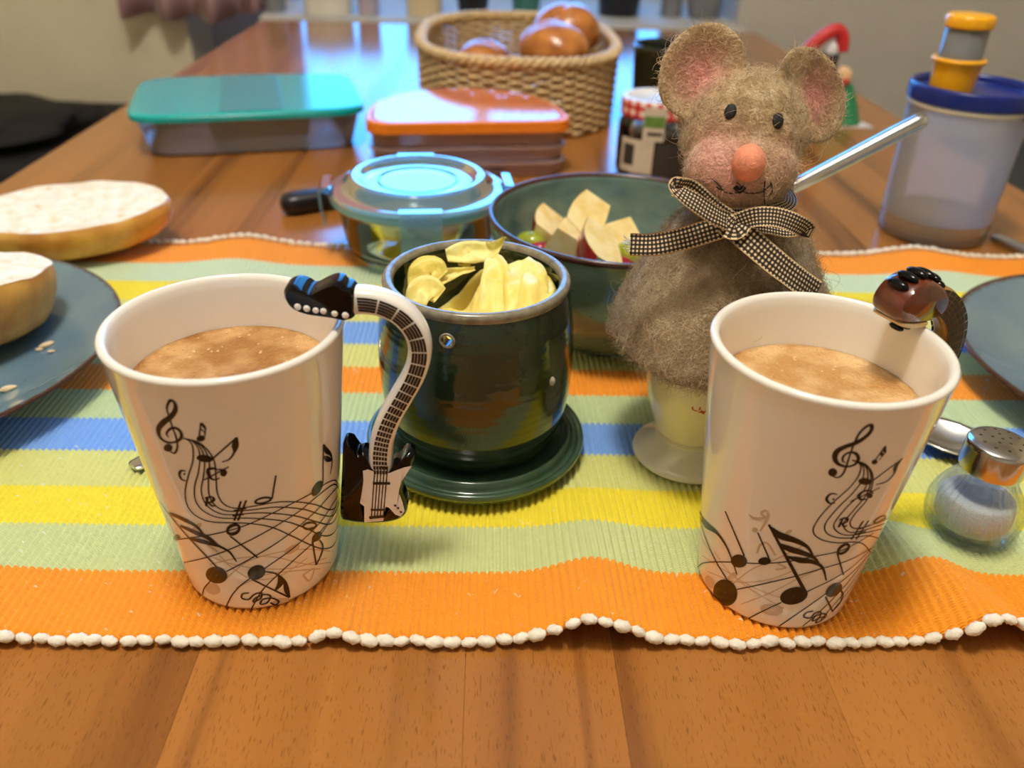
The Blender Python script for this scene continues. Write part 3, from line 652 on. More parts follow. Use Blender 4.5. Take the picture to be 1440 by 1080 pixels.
prof = [(0., .001), (.028, .001), (.0305, 0.), (.0335, .0005), (.0362, .003), (.0392, .010), (.0418, .020), (.0430, .032), (.0434, .045), (.0428, .056), (.0417, .066), (.0404, .0735), (.0394, .0775)]
pb = turned('pot', prof+[(.0393, .0785), (.0352, .0785), (.0356, .070), (.0372, .055), (.0376, .035), (.034, .012), (.020, .008), (0., .008)], 'green_glaze', crock, 96, sm=3)
turned('rim', [(.0397, .0770), (.0401, .0787), (.0397, .0802), (.0384, .0810), (.0368, .0808), (.0356, .0798), (.0352, .0784)], 'bare_rim', crock, 96, sm=3)
def on_pot(px, py, z0=MZ+.0086):                                  # first hit of a pixel ray with the pot's wall
    d = ray(px, py); zs = [p[1] for p in prof]; rs = [p[0] for p in prof]
    for t in np.linspace(.2, .5, 1500):
        p = CO+d*t; l = (p[0]-PX, p[1]-PY, p[2]-z0)
        if 0 < l[2] < .0775 and math.hypot(l[0], l[1]) < np.interp(l[2], zs, rs): return Vector(l)
    return Vector((0, -.043, .04))
hp = on_pot(629, 479)
def ring_on(name, p, r1, r2, m, parent, thick=.0007):
    n_ = Vector((p.x, p.y, 0)).normalized(); t = Vector((-n_.y, n_.x, 0)); path = [p+t*r1*math.cos(a)+Vector((0, 0, 1))*r1*math.sin(a)+n_*.0002 for a in np.linspace(0, 2*math.pi, 25)[:-1]]
    return tube(name, path, r2, m, parent, 8, closed=True)
ring_on('hole_rim', hp, .0028, .0006, 'bare_rim', crock)
hn = Vector((hp.x, hp.y, 0)).normalized()
def drill(o, rods, rad):                                           # cut round holes along the given (from, to) rods
    cv_, cf_ = [], []
    for p_, q_ in rods:
        V_, F_ = tube_vf([np.array(p_)+(np.array(q_)-np.array(p_))*t for t in (0., .5, 1.)], rad, 12); b_ = len(cv_); cv_ += V_; cf_ += [tuple(i+b_ for i in f) for f in F_]
    ct_ = mesh('tmp_cut', cv_, cf_, None); bm_ = bmesh.new(); bm_.from_mesh(ct_.data); bmesh.ops.recalc_face_normals(bm_, faces=bm_.faces[:]); bm_.to_mesh(ct_.data); bm_.free()
    bm_ = bmesh.new(); bm_.from_mesh(o.data); bmesh.ops.recalc_face_normals(bm_, faces=bm_.faces[:]); bm_.to_mesh(o.data); bm_.free()
    ct_.matrix_world = Matrix.Identity(4); par = o.parent; o.parent = None
    md_ = o.modifiers.new('holes', 'BOOLEAN'); md_.operation = 'DIFFERENCE'; md_.solver = 'EXACT'; md_.object = ct_
    bpy.context.view_layer.update(); n0 = len(o.data.vertices)
    me_ = bpy.data.meshes.new_from_object(o.evaluated_get(bpy.context.evaluated_depsgraph_get()))
    o.modifiers.clear(); bpy.data.objects.remove(ct_); o.parent = par
    if len(me_.vertices) > n0: me_.shade_smooth(); o.data = me_; auto_smooth(o, 50)
    else: print('DRILL FAILED', o.name)
drill(pb, [(hp+hn*.004, hp-hn*.0075)], .0023)
sp_ = on_pot(776, 536); ellip('glaze_spot', sp_, (.0016, .0016, .0022), 'glaze_spot', crock, 12, 8)
# butter
s = NT('butter_yellow'); o_ = s.obj()
s.set(Base_Color=s.ramp(s.noise(o_, 60, 3), [(.3, srgb(240, 210, 92)), (.7, srgb(252, 236, 150))]), Roughness=.45, Subsurface_Weight=.25, Subsurface_Radius=(.004, .003, .001), Subsurface_Scale=1.0)
s.bump(s.noise(s.mapping(o_, (1, .35, 1)), 260, 4), .6, .0012)
but = thing('butter', 'yellow butter scooped into curls and slabs inside the green crock', 'butter', (PX, PY, MZ+.0086))
RB_ = .0342
def butter_h(x, y):
    r = math.hypot(x, y)
    h = .0605+.010*nz(x*38+3, y*38+1)+.0030*nz(x*110, y*60)+.0012*abs(nz(x*300, y*120, 2.))
    h += .020*math.exp(-(((x-.024)/.014)**2+((y+.004)/.024)**2))*1.0      # slab at the right
    h += .013*math.exp(-(((x-.002)/.0055)**2+((y-.004)/.024)**2))          # ridge in the middle
    h -= .010*math.exp(-(((x-.013)/.0045)**2+((y-.016)/.016)**2))          # cut beside it
    h -= .022*math.exp(-(((x+.014)/.014)**2+((y-.020)/.013)**2))           # deep scoop at the back left
    h += .008*math.exp(-(((x+.010)/.010)**2+((y+.018)/.010)**2))
    h += .004*math.exp(-((r-.034)/.003)**2)
    return h
n_ = 84; V, F = [(0, 0, butter_h(0, 0))], []; NR = 40
for j in range(1, NR+1):
    for i in range(n_):
        a = 2*math.pi*i/n_; r = RB_*j/NR; x, y = r*math.cos(a), r*math.sin(a); V.append((x, y, min(butter_h(x, y), .0795)))
for i in range(n_): F.append((0, 1+i, 1+(i+1) % n_))
for j in range(NR-1):
    for i in range(n_): a, b = 1+j*n_+i, 1+j*n_+(i+1) % n_; F.append((a, a+n_, b+n_, b))
b0 = len(V)
for i in range(n_): a = 2*math.pi*i/n_; V.append((.030*math.cos(a), .030*math.sin(a), .0105))
for i in range(n_): a, b = 1+(NR-1)*n_+i, 1+(NR-1)*n_+(i+1) % n_; F.append((a, b0+i, b0+(i+1) % n_, b))
F.append(tuple(b0+i for i in reversed(range(n_))))
mesh('block', V, F, 'butter_yellow', but)
def curl(path, ws, th=.0012, seed=0.):                             # a thin shaving with crinkled edges
    P_ = np.array(catmull([np.array(p, float) for p in path], 6)); W_ = np.array(catmull([np.array([w, 0, 0], float) for w in ws], 6))[:, 0]
    V, F = [], []; n = len(P_); m_ = 7; T_ = np.gradient(P_, axis=0)
    for i in range(n):
        t = T_[i]/np.linalg.norm(T_[i]); sd = np.cross(t, [0, -.75, .66]); sd /= np.linalg.norm(sd)+1e-9; up = np.cross(sd, t)
        for side in (1, -1):
            for k in range(m_):
                c = (k/(m_-1)*2-1); V.append(P_[i]+sd*c*W_[i]+up*(side*th/2*(1-abs(c)**4*.8)+.0016*nz(i*.35+seed, c*1.7)+.0022*c*c))
    for i in range(n-1):
        for sd_ in (0, 1):
            for k in range(m_-1):
                a = (i*2+sd_)*m_+k; b = ((i+1)*2+sd_)*m_+k; F.append((a, a+1, b+1, b) if sd_ == 0 else (a, b, b+1, a+1))
        for k, fl in ((0, 0), (m_-1, 1)):
            a, b = (i*2)*m_+k, (i*2+1)*m_+k; c, d = ((i+1)*2+1)*m_+k, ((i+1)*2)*m_+k; F.append((a, b, c, d) if fl else (a, d, c, b))
    F.append(tuple(list(range(0, m_))+list(range(2*m_-1, m_-1, -1)))); b = (n-1)*2*m_; F.append(tuple(list(range(b+m_, b+2*m_))+list(range(b+m_-1, b-1, -1))))
    return mesh('curl', V, F, 'butter_yellow', but)
curl([(-.015, .0260, .0770), (-.008, .0275, .0780), (0, .0280, .0785), (.006, .0280, .0800), (.0115, .0280, .0865)], [.003, .0050, .0050, .004, .0005], seed=2.)
curl([(-.010, .0265, .0735), (-.007, .0275, .0745), (-.004, .0285, .0755)], [.0015, .004, .002], seed=4.)
curl([(-.0250, .004, .0690), (-.0235, .009, .0745), (-.0205, .011, .0760), (-.017, .010, .0730)], [.005, .007, .007, .005], seed=6.)
curl([(-.022, .010, .0710), (-.016, .0125, .0725), (-.009, .0150, .0740), (-.002, .018, .0745)], [.0055, .0035, .002, .0008], seed=8.)
curl([(-.0260, -.008, .0660), (-.0240, -.003, .0720), (-.0205, .001, .0725), (-.016, .000, .0695)], [.004, .0055, .0055, .004], seed=9.)
curl([(.0085, -.012, .067), (.0085, 0, .0735), (.0080, .010, .0775), (.0060, .020, .0790)], [.0075, .007, .0055, .003], .002, seed=12.)
curl([(.020, -.016, .0680), (.0210, -.006, .0740), (.0205, .006, .0775), (.0180, .016, .0785)], [.0075, .0095, .0090, .005], .0035, seed=15.)
# ------------------------------------------------------------------ plates
def plate_mat(name, col, inner):
    s = NT(name); o = s.obj(); sx = s.n('ShaderNodeSeparateXYZ'); s.l(o, sx.inputs[0])
    r = s.math('SQRT', s.math('ADD', s.math('MULTIPLY', sx.outputs[0], sx.outputs[0]), s.math('MULTIPLY', sx.outputs[1], sx.outputs[1])))
    base = s.ramp(s.noise(o, 14, 3), [(.3, inner), (.7, col)])
    rn = s.math('ADD', r, s.math('MULTIPLY', s.math('SUBTRACT', s.noise(o, 260, 2), .5), .004))
    base = s.mix(s.ramp(s.math('DIVIDE', rn, .2), [(.1135/.2, (0, 0, 0)), (.1155/.2, (1, 1, 1))]), base, srgb(72, 44, 34))
    sp = s.noise(o, 330, 1); base = s.mix(s.math('MULTIPLY', s.ramp(sp, [(.76, (0, 0, 0)), (.79, (1, 1, 1))]), .5), base, srgb(60, 66, 74))
    s.set(Base_Color=base, Roughness=.12, Coat_Weight=.3)
plate_mat('blue_grey_glaze', srgb(112, 136, 140), srgb(84, 112, 136))
def plate(name, label, x, y, Rr=.1175):
    p = thing(name, label, 'plate', (x, y, MZ+.0006), 0., 'blue-grey plates')
    turned('dish', [(0., .003), (.060, .003), (.063, 0.), (.068, .0002), (.072, .0025), (.090, .008), (.105, .0135), (Rr-.001, .0186), (Rr, .0196), (Rr-.0006, .0205), (Rr-.002, .0204), (.104, .0158), (.088, .0100), (.074, .0065), (.060, .0056), (0., .0056)], 'blue_grey_glaze', p, 96, sm=3)
    return p
plate('plate', 'blue-grey plate with brown rim carrying half a bread roll and crumbs', -.3275, .3655, .1165)
plate('plate', 'empty blue-grey plate with brown rim beside the salt shaker', .3655, .3890, .1180)
# ------------------------------------------------------------------ bread
def crumb_mat(name):
    s = NT(name); o = s.obj(); n = s.noise(o, 120, 5, .65); b = s.noise(o, 32, 3)
    c = s.ramp(n, [(.28, srgb(214, 176, 116)), (.38, srgb(240, 226, 198)), (.55, srgb(250, 244, 232))])
    c = s.mix(s.math('MULTIPLY', s.ramp(b, [(.58, (0, 0, 0)), (.72, (1, 1, 1))]), .4), c, srgb(216, 176, 112))
    s.set(Base_Color=c, Roughness=.85, Subsurface_Weight=.1, Subsurface_Radius=(.003, .002, .001)); s.bump(s.math('ADD', n, s.math('MULTIPLY', s.noise(o, 420, 3), .5)), .9, .002)
def crust_mat(name, a, b, rough=.45):
    s = NT(name); o = s.obj(); n = s.noise(o, 45, 4)
    s.set(Base_Color=s.ramp(n, [(.28, a), (.5, tuple((p+q)/2 for p, q in zip(a, b))), (.72, b)]), Roughness=rough, Coat_Weight=.15, Coat_Roughness=.3); s.bump(s.noise(o, 130, 4), .5, .0015)
crumb_mat('bread_crumb'); crust_mat('bread_crust', srgb(184, 110, 34), srgb(236, 184, 92))
def bread_half(name, label, loc, ax, ay, h, rot, seed, group):
    o = thing(name, label, 'bread roll', loc, 0., group, rot); N = 72; rings = []
    rim = [1+.035*nz(math.cos(2*math.pi*i/N)*2+seed, math.sin(2*math.pi*i/N)*2)+.012*nz(i*.7, seed) for i in range(N)]
    for k, zz in ((.02, 0.), (.45, .0005), (.70, .02), (.86, .14), (.95, .33), (1., .58), (1.015, .78), (1.0, .93), (.975, 1.0)):
        rings.append([(ax*k*rim[i]*math.cos(2*math.pi*i/N), ay*k*rim[i]*math.sin(2*math.pi*i/N), h*zz*(1+.05*nz(i*.25, zz*3, seed)) if zz else 0.) for i in range(N)])
    loft('crust', rings, 'bread_crust', o, True, False)
    V, F = [], []; M_ = 26
    for j in range(M_+1):
        k = .985*j/M_
        for i in range(N):
            x, y = ax*k*rim[i]*math.cos(2*math.pi*i/N), ay*k*rim[i]*math.sin(2*math.pi*i/N)
            V.append((x, y, h*(1+.05*nz(i*.25, 3, seed))*(k**3)+h*(1-k**3)*.97+(.0016*nz(x*90+seed, y*90)+.0009*nz(x*260, y*260, seed))*(1-k**8)-.0002))
    for j in range(M_):
        for i in range(N): a, b = j*N+i, j*N+(i+1) % N; F.append((a, b, b+N, a+N))
    mesh('cut_face', V, F, 'bread_crumb', o); return o
bread_half('bread_roll_half', 'cut half of a bread roll lying crust down on the runner edge', (-.312, .548, MZ+.0045), .0655, .047, .026, (R(3), R(-2), R(16)), 1.3, 'halved bread rolls')
bread_half('bread_roll_half', 'cut half of a bread roll lying on the blue-grey plate', (-.2960, .3870, MZ+.0132), .052, .036, .036, (R(0), R(10), R(70)), 4.1, 'halved bread rolls')
mat('crumb_bits', srgb(224, 200, 160), .8, .2, 300, .5, 800)
for i, (px_, py_, l) in enumerate(((66, 485, .004), (55, 490, .0022), (73, 497, .002), (12, 549, .0042), (52, 452, .003))):
    p = atz(px_, py_, MZ+.0085)
    c = ellip('bread_crumb', (0, 0, 0), (l, l*.45, l*.35), 'crumb_bits', None, 12, 8, lambda d, i=i: 1+.3*nz(d.x*2+i*5, d.y*2, d.z*2))
    c.location = (p.x, p.y, MZ+.0072+(math.hypot(p.x+.3275, p.y-.3655) > .07)*(math.hypot(p.x+.3275, p.y-.3655)-.07)*.23); c.rotation_euler.z = random.uniform(-.3, .8)
    tag(c, ('long pale bread crumb in the middle of the crumbs on the plate', 'small round bread crumb touching the long pale one', 'lone tiny bread crumb between the long one and the plate rim', 'longest bread crumb near the plate rim below the bread roll half', 'flat bread crumb close beside the bread roll half')[i], 'crumb', 'crumbs on the plate')
# ------------------------------------------------------------------ egg cup and felt mouse
EX, EY = .0850, .3215
mat('cup_white', srgb(240, 234, 214), .10, .02, 50, Coat_Weight=.3); mat('flower_red', srgb(206, 70, 24), .2, .1, 200); mat('pale_line', srgb(222, 214, 196), .2, .05, 200)
ec = thing('egg_cup', 'white porcelain egg cup with orange flower under the felt mouse', 'egg cup', (EX, EY, MZ))
cup_prof = [(.0165, .0135), (.0185, .020), (.0215, .029), (.0236, .039), (.0242, .048), (.0236, .056)]
turned('foot', [(0., .004), (.018, .003), (.0240, 0.), (.0258, .0004), (.0262, .0016), (.0250, .0032), (.0210, .0058), (.0165, .0095), (.0150, .0120), (.0155, .0138), (0., .0138)], 'cup_white', ec, 72, sm=3)
turned('cup', [(.0120, .0130), (.0160, .0140)]+cup_prof[1:]+[(.0228, .0565), (.0222, .055), (.0226, .047), (.020, .030), (.012, .020), (0., .018)], 'cup_white', ec, 72, sm=3)
def on_cup(px_, py_):
    d = ray(px_, py_); zs = [p[1] for p in cup_prof]; rs = [p[0] for p in cup_prof]
    for t in np.linspace(.2, .55, 2500):
        p = CO+d*t; l = (p[0]-EX, p[1]-EY, p[2]-MZ)
        if .0135 < l[2] < .056 and math.hypot(l[0], l[1]) < np.interp(l[2], zs, rs)+.00012: return Vector(l)
fv, ff = [], []
for (cx_, cy_, rx_, ry_) in ((979, 574, 6.5, 4.5), (985, 567, 4.5, 6), (991, 575, 6, 5), (986, 582, 5, 4)):
    b0 = len(fv); pts = [on_cup(cx_+rx_*math.cos(t), cy_+ry_*math.sin(t)) for t in np.linspace(0, 2*math.pi, 15)[:-1]]
    if all(p is not None for p in pts): fv += pts; ff.append(tuple(range(b0, b0+14)))
if fv: mesh('flower_print', fv, ff, 'flower_red', ec, False)
# mouse body: one felted volume
MX, MY = .0905, .3215
def P3(px_, py_, Y): return aty(px_, py_, Y)
bm = bmesh.new()
bp = [(0., .066), (.030, .066), (.0405, .0625), (.0450, .0630), (.0472, .0670), (.0464, .0740), (.0440, .0820), (.0402, .0910), (.0355, .1000), (.0305, .1090), (.0250, .1170), (.0190, .1250), (.0150, .1310), (0., .138)]
def body_fn(r, z, a):
    k = 1+.05*nz(math.cos(a)*1.7, math.sin(a)*1.7, z*60); return r*k, z+.0035*math.cos(a)*(z < .078)*-.3+.0015*nz(math.cos(a)*2+5, math.sin(a)*2)*(z < .078)
V, F = lathe([tuple(max(0, q) if i == 0 else q for i, q in enumerate(p)) for p in catmull(bp, 3)], 48, body_fn)
def add_vf(bm, V, F, M=None):
    vs = [bm.verts.new(M @ Vector(v) if M else v) for v in V]
    for f in F:
        try: bm.faces.new([vs[i] for i in f])
        except ValueError: pass
add_vf(bm, V, F, Matrix.Translation((MX, MY, 0)) @ Matrix.Shear('XZ', 4, (.0, .0)))
def sph(c, rad, rot=None):
    M = Matrix.Translation(c) @ (rot.to_4x4() if rot else Matrix.Identity(4)) @ Matrix.Diagonal((*rad, 1))
    bmesh.ops.create_uvsphere(bm, u_segments=40, v_segments=24, radius=1, matrix=M)
HC = Vector(P3(1046, 186, .3200))
sph(HC, (.0236, .0215, .0228), Matrix.Rotation(R(-6), 3, 'Y'))
sph(P3(1052, 140, .3230), (.0190, .0175, .0115))
sph(P3(1042, 236, .3060), (.0205, .0150, .0150))                     # muzzle and cheeks
sph(P3(1012, 238, .3065), (.0112, .0105, .0110)); sph(P3(1084, 240, .3080), (.0100, .0095, .0102))
sph(P3(1038, 285, .3150), (.0165, .0150, .0090))
def ear(c, rx, rz_, rot, seed):
    V, F = [], []; N, M_ = 44, 12; rings = []
    for side in (-1, 1):
        for j in range(M_+1):
            k = j/M_
            row = []
            for i in range(N):
                a = 2*math.pi*i/N; w_ = 1+.04*nz(math.cos(a)*1.5+seed, math.sin(a)*1.5)
                x, z = rx*k*w_*math.cos(a), rz_*k*w_*math.sin(a); cup = .0050*(1-k*k)
                th = .0026*math.sqrt(max(0, 1-k**4))
                row.append(Vector(c)+rot @ Vector((x, cup+side*th, z)))
            rings.append(row)
    n = N; V = [p for r in rings for p in r]
    for i in range(M_):
        for k in range(n):
            a, b = i*n+k, i*n+(k+1) % n; F.append((a, b, b+n, a+n))
            a, b = (M_+1+i)*n+k, (M_+1+i)*n+(k+1) % n; F.append((a, a+n, b+n, b))
    for k in range(n): a, b = M_*n+k, M_*n+(k+1) % n; c_, d_ = (2*M_+1)*n+(k+1) % n, (2*M_+1)*n+k; F.append((a, b, c_, d_))
    vs = [bm.verts.new(v) for v in V]
    for f_ in F:
        try: bm.faces.new([vs[i] for i in f_])
        except ValueError: pass
E1C, E2C = P3(986, 101, .3225), P3(1143, 135, .3225)
ER1 = Matrix.Rotation(R(-10), 3, 'Z') @ Matrix.Rotation(R(-16), 3, 'X') @ Matrix.Rotation(R(24), 3, 'Y')
ER2 = Matrix.Rotation(R(28), 3, 'Z') @ Matrix.Rotation(R(-14), 3, 'X') @ Matrix.Rotation(R(44), 3, 'Y')
ear(E1C, .0155, .0185, ER1, 2.); ear(E2C, .0205, .0158, ER2, 7.)
bmesh.ops.remove_doubles(bm, verts=bm.verts[:], dist=1e-6)
bmesh.ops.recalc_face_normals(bm, faces=bm.faces[:])
tmp = from_bm('tmp_mouse', bm, None)
md = tmp.modifiers.new('r', 'REMESH'); md.mode = 'VOXEL'; md.voxel_size = .00085
ms = tmp.modifiers.new('s', 'SMOOTH'); ms.factor = .5; ms.iterations = 14
bpy.context.view_layer.update()
dg = bpy.context.evaluated_depsgraph_get(); mme = bpy.data.meshes.new_from_object(tmp.evaluated_get(dg))
bpy.data.objects.remove(tmp)
mme.name = 'felt_body'; mme.shade_smooth()
mouse = thing('felt_mouse', 'grey-brown needle-felted mouse egg warmer with pink ears and checked bow', 'toy mouse', (MX, MY, MZ+.060))
fel = bpy.data.objects.new('felt_body', mme); link(fel, mouse)
fel.matrix_parent_inverse = Matrix.Translation(mouse.location).inverted()
nv = len(mme.vertices); co = np.empty(nv*3); mme.vertices.foreach_get('co', co); co = co.reshape(-1, 3)
WB, WD, WL, PK, PKL = (np.array(srgb(*c)) for c in ((172, 146, 104), (118, 94, 62), (206, 188, 156), (214, 150, 138), (220, 164, 150)))
chk1, chk2 = np.array(P3(1000, 215, .300)), np.array(P3(1090, 225, .301)); e1i, e2i = np.array(P3(986, 106, .3265)), np.array(P3(1138, 138, .3265)); bel = np.array(P3(930, 450, .285)); chin_ = np.array(P3(1030, 262, .292))
def wool_col(p, sp):
    c = WB*(1-sp)+WD*sp if sp > 0 else WB*(1+sp)-WL*sp
    g = lambda q, r_: math.exp(-(((p-q)**2).sum())/(r_*r_))
    f = min(1, .80*g(chk1, .011)+.5*g(chk2, .009)+.60*g(chin_, .012)); c = c*(1-f)+PKL*f
    f = min(1, 1.0*g(e1i, .0100)+1.0*g(e2i, .0090)); c = c*(1-f)+PK*f
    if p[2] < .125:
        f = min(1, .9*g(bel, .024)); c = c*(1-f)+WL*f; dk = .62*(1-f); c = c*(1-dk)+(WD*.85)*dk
    return c
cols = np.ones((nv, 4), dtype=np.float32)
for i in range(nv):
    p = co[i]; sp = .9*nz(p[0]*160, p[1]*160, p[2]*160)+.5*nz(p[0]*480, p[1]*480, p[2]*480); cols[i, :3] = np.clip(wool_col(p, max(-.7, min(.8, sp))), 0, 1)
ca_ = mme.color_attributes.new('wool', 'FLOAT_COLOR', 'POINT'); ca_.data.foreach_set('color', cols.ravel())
s = NT('felt'); at = s.n('ShaderNodeAttribute', _attribute_name='wool'); o_ = s.obj()
s.set(Base_Color=at.outputs[0], Roughness=.95); s.b.inputs['Sheen Weight'].default_value = .3; s.bump(s.math('ADD', s.noise(o_, 900, 3), s.noise(s.mapping(o_, (1, 1, .4)), 420, 3)), .9, .0012)
mme.materials.append(MATS['felt'])
s = NT('wool_fibre'); at = s.n('ShaderNodeAttribute', _attribute_name='fibre_col'); s.set(Base_Color=at.outputs[0], Roughness=.8)
# loose fibres
mme.calc_loop_triangles(); nt = len(mme.loop_triangles); tri = np.empty(nt*3, dtype=np.int32); mme.loop_triangles.foreach_get('vertices', tri); tri = tri.reshape(-1, 3)
A_, B_, C_ = co[tri[:, 0]], co[tri[:, 1]], co[tri[:, 2]]; nrm = np.cross(B_-A_, C_-A_); ar = np.linalg.norm(nrm, axis=1); nrm = nrm/(ar[:, None]+1e-15)
NF = 34000; pick = rng.choice(nt, NF, p=ar/ar.sum()); u_ = rng.random((NF, 2)); fl_ = u_.sum(1) > 1; u_[fl_] = 1-u_[fl_]
base = A_[pick]+(B_-A_)[pick]*u_[:, :1]+(C_-A_)[pick]*u_[:, 1:]; nn = nrm[pick]
rd = rng.normal(size=(NF, 3)); tg = rd-nn*(rd*nn).sum(1)[:, None]; tg /= np.linalg.norm(tg, axis=1)[:, None]+1e-9
ln = rng.uniform(.0014, .0042, NF); stand = rng.uniform(.10, .75, NF); fly = rng.random(NF) < .012; ln[fly] *= 2.6
body = base[:, 2] < .125; ln[body] *= 1.35
NP = 5; pos = np.zeros((NF, NP, 3))
prv_ = lambda P: np.stack([720+FPX*((P-CO)@CR)/((P-CO)@CW), 540-FPX*((P-CO)@CU)/((P-CO)@CW)], -1)
for k_e in ((1027, 157), (1094, 170)): ln[(np.linalg.norm(prv_(base)-np.array(k_e), axis=1) < 15) & (base[:, 1] < .312)] = .0002; rd2 = rng.normal(size=(NF, 3))
for k in range(NP):
    t = k/(NP-1); pos[:, k] = base-nn*.0003+tg*(ln*t)[:, None]+nn*(stand*ln*np.sin(t*2.4))[:, None]+rd2*(ln*.28*t*t)[:, None]
hc_ = bpy.data.hair_curves.new('wool_fibres'); hc_.add_curves([NP]*NF)
hc_.attributes['position'].data.foreach_set('vector', pos.reshape(-1).astype(np.float32))
ra = hc_.attributes.get('radius') or hc_.attributes.new('radius', 'FLOAT', 'POINT')
ra.data.foreach_set('value', np.tile(np.linspace(.000060, .000026, NP), NF).astype(np.float32))
fc = np.ones((NF, 4), dtype=np.float32)
vcol = cols[tri[pick, 0], :3]; fc[:, :3] = np.clip(vcol*rng.uniform(.7, 1.5, (NF, 1))+rng.uniform(0, .10, (NF, 1)), 0, 1)
hc_.attributes.new('fibre_col', 'FLOAT_COLOR', 'CURVE').data.foreach_set('color', fc.ravel())
hc_.materials.append(MATS['wool_fibre'])
ho = bpy.data.objects.new('wool_fibres', hc_); link(ho, mouse); ho.matrix_parent_inverse = Matrix.Translation(mouse.location).inverted(); ho['kind'] = 'stuff'
from mathutils.bvhtree import BVHTree
bvh = BVHTree.FromPolygons([tuple(c) for c in co], [tuple(t) for t in tri])
def on_mouse(px_, py_):
    d = Vector(ray(px_, py_)).normalized(); h = bvh.ray_cast(Vector(CO), d); return (h[0], h[1]) if h[0] is not None else (P3(px_, py_, .30), Vector((0, -1, 0)))
INV = Matrix.Translation(mouse.location).inverted()
def mp(o): o.parent = mouse; o.matrix_parent_inverse = INV.copy(); return o
mat('eye_black', srgb(14, 13, 14), .7, .2, 300, .5, 900); mat('nose_pink', srgb(226, 142, 112), .9, .12, 300, .7, 900); mat('thread_black', srgb(24, 20, 20), .8, .1)
for px_, py_ in ((1027, 157), (1094, 170)):
    p, n = on_mouse(px_, py_); q = n.to_track_quat('Y', 'Z').to_matrix(); mp(ellip('eye', p, (.0022, .0012, .0028), 'eye_black', None, 20, 14, lambda d: 1+.06*nz(d.x*3, d.y*3, d.z*3), q))
p, n = on_mouse(1052, 229); dn = Vector((-.05, -.95, .22)).normalized(); q = dn.to_track_quat('Y', 'Z').to_matrix()
mp(ellip('nose', p+dn*.0010, (.0058, .0072, .0066), 'nose_pink', None, 28, 20, lambda d: 1-.10*max(0, d.y)+.03*nz(d.x*2, d.y*2, d.z*2), q))
mv, mf = [], []
for path in ([(1008, 262), (1022, 270), (1036, 270), (1042, 262), (1036, 256)], [(1042, 268), (1056, 271), (1072, 268), (1084, 258)], [(1034, 262), (1040, 268), (1047, 262)], [(1083, 255), (1085, 268), (1078, 276)], [(1000, 250), (1010, 258), (1018, 268)], [(1075, 252), (1074, 270), (1075, 288)]):
    pts = []
    for p in catmull([np.array(q_) for q_ in path], 5): h, n = on_mouse(*p); pts.append(np.array(h+n*.0005))
    V, F = tube_vf(pts, .00022 if path[0][0] != 1034 else .0009, 6); b0 = len(mv); mv += V; mf += [tuple(i+b0 for i in f_) for f_ in F]
mo = mesh('mouth_stitches', mv, mf, 'thread_black'); mp(mo)
# gingham ribbon
s = NT('gingham'); sx = s.n('ShaderNodeSeparateXYZ'); s.l(s.uv(), sx.inputs[0])
def sq(v, n_): return s.math('GREATER_THAN', s.math('FRACT', s.math('MULTIPLY', v, n_)), .5)
a_ = sq(sx.outputs[0], 5.5); b_ = sq(sx.outputs[1], 5.5)
ct = s.math('MULTIPLY', s.math('ADD', a_, b_), .5)
cc = s.ramp(ct, [(0., srgb(226, 204, 166)), (.34, srgb(74, 60, 48)), (.8, srgb(26, 22, 22))], 'CONSTANT')
edge = s.math('GREATER_THAN', s.math('ABSOLUTE', s.math('SUBTRACT', sx.outputs[1], .5)), .455)
s.set(Base_Color=s.mix(edge, cc, srgb(196, 166, 122)), Roughness=.85); s.bump(s.noise(s.obj(), 1500, 2), .4, .0005)
def ribbon(path, w, twist=None, seedn=0.):
    """path: (px, py, Y) points; w width in metres; twist: width direction tilt towards depth per point"""
    C3 = np.array(catmull([np.array(P3(*p)) for p in path], 8)); tw = np.array(catmull([np.array([t, 0.]) for t in (twist or [0]*len(path))], 8))[:, 0]
    T_ = np.gradient(C3, axis=0); T_ /= np.linalg.norm(T_, axis=1)[:, None]; L_ = np.concatenate([[0], np.cumsum(np.linalg.norm(np.diff(C3, axis=0), axis=1))])
    V, F, U = [], [], []; M_ = 6; vw = np.array(-CW)
    for i in range(len(C3)):
        sd = np.cross(T_[i], vw); sd /= np.linalg.norm(sd)+1e-9; dp = np.cross(T_[i], sd); d_ = sd*math.cos(tw[i])+dp*math.sin(tw[i]); up = np.cross(d_, T_[i])
        for side in (0, 1):
            for k in range(M_):
                c = k/(M_-1)-.5; V.append(C3[i]+d_*c*w+up*((.00028 if side else 0)+.0004*nz(i*.2, c*2, seedn))); U.append((L_[i]/w, k/(M_-1)))
    for i in range(len(C3)-1):
        for sd_ in (0, 1):
            for k in range(M_-1):
                a = (i*2+sd_)*M_+k; b = ((i+1)*2+sd_)*M_+k; F.append((a, b, b+1, a+1) if sd_ == 0 else (a, a+1, b+1, b))
        for k in (0, M_-1): F.append(((i*2)*M_+k, (i*2+1)*M_+k, ((i+1)*2+1)*M_+k, ((i+1)*2)*M_+k))
    return V, F, U
bow = bpy.data.objects.new('bow', None); C.objects.link(bow); bow.empty_display_size = .01; bow.parent = mouse; bow.matrix_parent_inverse = INV.copy()
def rib_obj(name, *a, **k):
    V, F, U = ribbon(*a, **k); o = mesh(name, V, F, 'gingham', None, True, U); o.parent = bow; return o
rib_obj('neck_band', [(962, 268, .3080), (985, 288, .2960), (1020, 303, .2925), (1060, 303, .2935), (1092, 294, .2990), (1110, 284, .3080), (1100, 268, .330), (1040, 255, .342), (980, 255, .330), (962, 268, .3080)], .0062, [.5, .3, .1, 0, -.1, -.4, 0, 0, 0, .5], seedn=1.)
